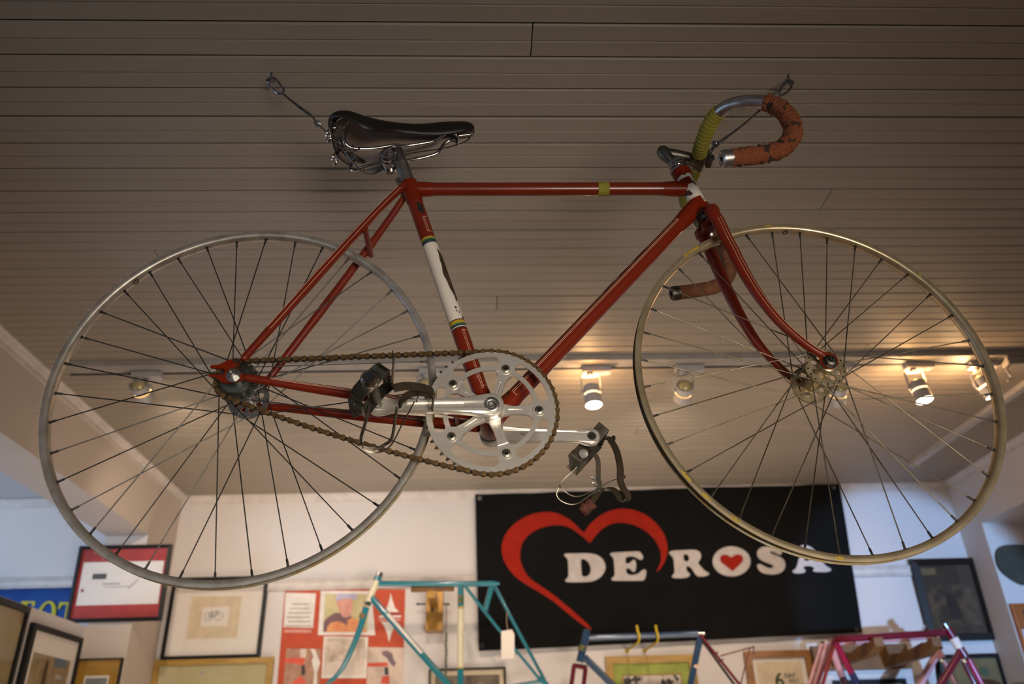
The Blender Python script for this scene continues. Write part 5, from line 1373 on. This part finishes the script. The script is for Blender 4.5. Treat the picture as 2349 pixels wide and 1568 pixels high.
# --- framesets on the wall
def make_frameset(label, tubes, loc, yb):
    t = thing('frameset', label, 'bicycle frame', tuple(loc), None)
    L0 = Vector(loc)
    for nm, m, P, rr in tubes:
        pts = [wl_(p[0], p[1], p[2] if len(p) > 2 else yb) - L0 for p in P]
        if len(pts) > 2: pts = smooth_pts(pts, 4)
        if isinstance(rr, tuple): rd = [rr[0] + (rr[1] - rr[0]) * i / (len(pts) - 1) for i in range(len(pts))]
        else: rd = rr
        b = MB(); b.tube(pts, rd, 12); b.build(nm, m, t)
    return t
IV = mat('ivory_enamel', (.68, .62, .44), .4, c2=(.6, .54, .38), scale=14, coat=.4)
DEC = mat('dark_decal', (.20, .10, .02), .5, c2=(.03, .10, .04), scale=60, thr=.5)
yT = 3.78
make_frameset('blue-green racing frameset with fork, hung on the brass hanger in front of the red poster', [
    ('top_tube', TEAL, [(868, 1338), (1136, 1338)], .0130), ('head_tube', IV, [(866, 1330), (842, 1384)], .0158), ('head_lug', TEAL, [(868, 1322), (865, 1332)], .0175),
    ('upper_headset', CHROME, [(872, 1312), (869, 1321)], .0160), ('lower_headset', CHROME, [(844, 1380), (842, 1388)], .0170),
    ('down_tube', TEAL, [(852, 1370), (1056, 1600)], .0148), ('down_tube_lettering', SHEET, [(890, 1408, 3.764), (968, 1497, 3.764)], (.0075, .006)),
    ('fork', TEAL, [(840, 1392), (826, 1440), (806, 1490), (785, 1532), (760, 1562)], (.0160, .0085)), ('fork_end', TEAL, [(762, 1555), (748, 1572)], .0075), ('badge', DEC, [(834, 1408), (831, 1418)], .0170),
    ('seat_tube', TEAL, [(1057, 1338), (1056, 1600)], .0140), ('ivory_panel', IV, [(1057, 1396), (1056, 1532)], .0148), ('seat_decal', DEC, [(1057, 1366), (1057, 1384)], .0145), ('yellow_band', PLASTICY, [(1057, 1391), (1057, 1394)], .0151), ('yellow_band', PLASTICY, [(1056, 1530), (1056, 1533)], .0151),
    ('seat_stay', TEAL, [(1066, 1342, 3.74), (1112, 1402, 3.74), (1160, 1462, 3.74), (1242, 1562, 3.74)], (.0075, .006)), ('seat_stay', TEAL, [(1134, 1342, 3.82), (1185, 1440, 3.82), (1250, 1560, 3.82)], (.0085, .0075)),
    ('cross_strut', TEAL, [(1128, 1344), (1113, 1400, 3.75)], .0125), ('seat_lug', TEAL, [(1122, 1338), (1146, 1338)], (.0155, .006)), ('dropout', TEAL, [(1236, 1552), (1256, 1572)], .0120), ('chain_stay', TEAL, [(1240, 1562), (1150, 1578), (1058, 1600)], .0080), ('bottom_bracket', TEAL, [(1056, 1600, 3.75), (1056, 1600, 3.81)], .020)],
    wl_(1000, 1338, yT), yT)
tg = thing('price_tag', 'white paper tag on a string tied to the blue-green frameset', 'tag', tuple(w(1165, 1445, y=3.73)))
L0 = tg.location.copy()
flat([(p.x - L0.x, p.z - L0.z) for p in (wl_(1150, 1447, 3.73), wl_(1174, 1443, 3.73), wl_(1180, 1454, 3.73), wl_(1180, 1508, 3.73), wl_(1150, 1512, 3.73))], 'paper', MATWHITE, tg, lambda a, c, dd: (a, dd - .02 * c, c), 0, .0012)
b = MB(); b.tube([wl_(1165, 1446, 3.73) - L0, wl_(1162, 1425, 3.75) - L0, wl_(1163, 1404, 3.80) - L0], .0012, 5); b.build('string', CREAM, tg)
yN = 3.80
make_frameset('blue frameset with crimson fork and rear stays, resting on the yellow hooks', [
    ('top_tube', NAVY, [(1350, 1462), (1606, 1453)], .0140), ('head_tube', NAVY, [(1346, 1446), (1330, 1518)], .0172), ('head_cup', CHROME, [(1347, 1442), (1347, 1447)], .0140), ('head_badge', DEC, [(1336, 1480, 3.79), (1333, 1492, 3.79)], .0160),
    ('down_tube', NAVY, [(1340, 1506), (1554, 1718)], .0158), ('seat_tube', NAVY, [(1607, 1455), (1554, 1718)], .0148), ('seat_tube_band', CREAM, [(1595, 1524), (1593, 1531)], .0156), ('fork_crown', CRIM, [(1318, 1526, 3.77), (1343, 1530, 3.84)], .0110),
    ('fork_blade', CRIM, [(1317, 1525, 3.77), (1305, 1600, 3.77), (1280, 1690, 3.76)], (.0105, .009)), ('fork_blade', CRIM, [(1343, 1532, 3.84), (1334, 1600, 3.84), (1310, 1690, 3.85)], (.0105, .009)),
    ('seat_stay', CRIM, [(1606, 1455, 3.78), (1800, 1700, 3.74)], .0065), ('seat_stay', FRAMEDARK, [(1606, 1462, 3.84), (1780, 1700, 3.87)], .0060), ('stay_rung', CRIM, [(1636, 1502, 3.83), (1646, 1496, 3.78)], .004), ('stay_rung', CRIM, [(1648, 1518, 3.83), (1658, 1512, 3.78)], .004),
    ('chain_stay', CRIM, [(1800, 1700, 3.74), (1554, 1720, 3.79)], .008), ('chain_stay', CRIM, [(1780, 1700, 3.87), (1554, 1720, 3.81)], .008), ('bottom_bracket', NAVY, [(1554, 1718, 3.77), (1554, 1718, 3.83)], .020), ('seat_bolt', CHROME, [(1603, 1452, 3.78), (1617, 1452, 3.78)], .0055)], wl_(1480, 1458, yN), yN)
frameset_rack = [o for o in COL.objects if o.name.startswith('frameset')][1]
L0 = frameset_rack.location.copy()
b = MB()
for dy in (-.04, .04):
    b.tube([wl_(1652, 1504, 3.80 + dy) - L0, wl_(1731, 1482, 3.80 + dy) - L0], .0032, 6); b.tube([wl_(1720, 1486, 3.80 + dy) - L0, wl_(1697, 1575, 3.80 + dy) - L0], .0030, 6); b.tube([wl_(1729, 1483, 3.80 + dy) - L0, wl_(1728, 1500, 3.80 + dy) - L0], .0026, 6)
for px in (1660, 1685, 1710, 1730): b.tube([wl_(px, 1502 - (px - 1655) * .27, 3.76) - L0, wl_(px, 1502 - (px - 1655) * .27, 3.84) - L0], .0028, 6)
b.build('luggage_rack', CRIM, frameset_rack)['label'] = 'thin crimson wire rack'
t = thing('wall_hook', 'pair of yellow coated hooks holding the blue frameset below the black banner', 'hook', tuple(w(1485, 1478, y=WY)))
L0 = t.location.copy()
for px in (1464, 1507):
    c_ = wl_(px, 1459, yN)
    P = [Vector((c_.x, WY, c_.z - .022)), Vector((c_.x, 3.84, c_.z - .022)), Vector((c_.x, 3.80, c_.z - .020)), Vector((c_.x, 3.776, c_.z - .002)), Vector((c_.x - .006, 3.768, c_.z + .022)), Vector((c_.x - .010, 3.752, c_.z + .040))]
    b = MB(); b.tube([p - L0 for p in smooth_pts(P, 4)], .0055, 10); b.build('hook_arm', PLASTICY, t)
    b = MB(); b.lathe([(.011, 0), (.011, .003), (.006, .005)], P[0] - L0, (0, -1, 0), 14); b.build('hook_base', PLASTICY, t)
yC = 3.66
make_frameset('crimson frameset with magenta and blue seat tube on the wooden bracket', [
    ('top_tube', CRIM, [(1916, 1466), (2166, 1450)], .0150), ('head_tube', CRIM, [(2172, 1440), (2214, 1506)], .0185), ('white_band', SHEET, [(2187, 1463), (2201, 1485)], .0192), ('upper_headset', CHROME, [(2165, 1430), (2172, 1440)], .0190),
    ('down_tube', CRIM, [(2203, 1494), (2056, 1735)], (.0155, .0160)), ('lower_headset', CHROME, [(2210, 1508), (2216, 1514)], .0200), ('fork_blade', CRIM, [(2208, 1512, 3.72), (2245, 1585, 3.72), (2310, 1690, 3.73)], (.012, .010)), ('fork_blade', MAGENTA, [(2222, 1511, 3.62), (2262, 1585, 3.62), (2330, 1690, 3.61)], (.012, .010)),
    ('seat_tube', MAGENTA, [(1914, 1468), (1954, 1544)], .0140), ('blue_band', mat('deep_blue', (.02, .035, .16), .3), [(1954, 1544), (2056, 1735)], .0150), ('seat_stay', CRIM, [(1908, 1468, 3.62), (1832, 1700, 3.60)], .0075), ('seat_stay', mat('orange_crimson', (.36, .03, .03), .25, coat=.8), [(1914, 1474, 3.70), (1850, 1700, 3.73)], .0075),
    ('chain_stay', CRIM, [(1832, 1700, 3.60), (2056, 1735, 3.65)], .008), ('chain_stay', CRIM, [(1850, 1700, 3.73), (2056, 1735, 3.67)], .008), ('bottom_bracket', CRIM, [(2056, 1735, 3.63), (2056, 1735, 3.69)], .020), ('seat_lug', CRIM, [(1906, 1460), (1914, 1474)], .0180), ('seat_bolt', CHROME, [(1903, 1464, 3.63), (1914, 1463, 3.63)], .006)], wl_(2040, 1458, yC), yC)
yK = 3.86
make_frameset('pink and maroon frameset hung behind the crimson one on the wooden bracket', [
    ('top_tube', PINK, [(1905, 1474), (2150, 1458)], .0140), ('head_tube', mat('maroon_enamel', (.06, .008, .012), .25, coat=.6), [(2133, 1446), (2156, 1490)], .0170), ('head_lug', PINK, [(2132, 1462), (2140, 1472)], .0185), ('upper_headset', CHROME, [(2118, 1440), (2128, 1446)], .0170), ('down_tube', PINK, [(2152, 1492), (2022, 1735)], .0165),
    ('lower_headset', CHROME, [(2158, 1508), (2164, 1514)], .018), ('fork_crown', PINK, [(2148, 1488), (2160, 1508)], .0175), ('fork_blade', PINK, [(2166, 1516), (2200, 1585), (2250, 1690)], (.013, .010)), ('fork_blade', FRAMEDARK, [(2150, 1516, 3.92), (2162, 1585, 3.92), (2230, 1690, 3.92)], (.011, .010)), ('seat_stay', PINK, [(1885, 1476, 3.82), (1815, 1700, 3.80)], .0075), ('seat_stay', PINK, [(1896, 1474, 3.90), (1830, 1700, 3.92)], .0085),
    ('seat_tube', PINK, [(1905, 1480), (1932, 1552)], .0160), ('seat_tube_base', bpy.data.materials['maroon_enamel'], [(1932, 1552), (2022, 1735)], .0155), ('seat_bolt', CHROME, [(1882, 1474), (1890, 1472)], .006)], wl_(2040, 1464, yK), yK)
t = thing('wooden_bracket', 'dark orange wooden wall bracket with two arms carrying the crimson and pink framesets', 'wall bracket', tuple(w(1970, 1540, y=WY)))
L0 = t.location.copy()
A0, A1 = wl_(1862, 1487, 4.10), wl_(2092, 1532, 4.10)
b = MB(); b.box((A0.x - L0.x, 4.095 - L0.y, A1.z - L0.z), (A1.x - L0.x, WY - L0.y, A0.z - L0.z + .01)); b.build('back_board', PINE, t)
for px, px2 in ((1968, 1955), (2112, 2062)):
    tip = wl_(px, 1458, 3.62); rt = wl_(px2, 1530, 4.10)
    b = MB()
    P = [(3.60, tip.z - .010), (3.615, tip.z - .010), (3.635, tip.z - .018), (3.66, tip.z - .022), (3.69, tip.z - .018), (3.80, tip.z - .030), (3.86, tip.z - .040), (3.90, tip.z - .036), (3.97, tip.z - .03), (4.095, tip.z - .03), (4.095, rt.z), (4.02, rt.z), (3.70, tip.z - .075), (3.60, tip.z - .045)]
    xx = (tip.x + rt.x) / 2
    b.plate([P], lambda a, c, dd: (xx + dd - L0.x, a - L0.y, c - L0.z), -.020, .020)
    b.build('bracket_arm', PINE, t, fix=True)
# --- right alcove
t = thing('dark_plaque', 'dark rounded heart-shaped plaque high in the right alcove', 'plaque', tuple(w(2320, 1340, y=3.924)))
L0 = t.location.copy()
P = [(2281, 1268), (2290, 1255), (2312, 1250), (2345, 1250), (2375, 1256), (2392, 1272), (2390, 1300), (2372, 1330), (2350, 1345), (2325, 1335), (2295, 1313), (2283, 1292)]
b = MB(); b.plate([chaikin([(wl_(a, c, 3.924).x - L0.x, wl_(a, c, 3.924).z - L0.z) for a, c in P], 2)], lambda a, c, dd: (a, -dd, c), 0, .018)
b.build('plaque_body', mat('dark_olive', (.035, .035, .022), .6, c2=(.05, .045, .03), scale=20, bump=.3), t, fix=True)
x0 = wl_(2314, 1385, 3.92).x; z1 = wl_(2314, 1385, 3.92).z
picture('orange poster in an orange frame at the right edge, inside the alcove', x0, x0 + .42, z1 - .55, z1, .012, mat('orange_print', (.42, .11, .012), .7), SHEET,
        [('orange_panel', bpy.data.materials['orange_print'], (.0, .80, 1.0, 1.0)), ('orange_panel', bpy.data.materials['orange_print'], (.06, .0, 1.0, .70)), ('title_bar', PBK, (.1, .93, .9, .96)), ('green_print', bpy.data.materials['green_print'], (.12, .55, .3, .62))], wallfn(3.925))
t = thing('hat', 'tan and dark blue hat in the bottom right corner of the picture', 'hat', tuple(w(2349, 1600, y=3.80)))
b = MB(); b.lathe([(.0001, .09), (.05, .085), (.085, .06), (.10, .02), (.10, -.02)], (.02, .03, -.03), (-.25, -.35, .9), 24); b.build('crown', mat('tan_cloth', (.30, .25, .14), .9), t)
b = MB(); b.lathe([(.0001, .082), (.05, .078), (.085, .055), (.102, .02), (.104, -.03)], (.045, .0, -.055), (-.1, -.5, .85), 24); b.build('band', mat('navy_cloth', (.012, .04, .09), .9), t)
b = MB(); b.tube([(.03, .0, -.03), (.03, .13, -.03)], .006, 8); b.build('peg', DARKMETAL, t)
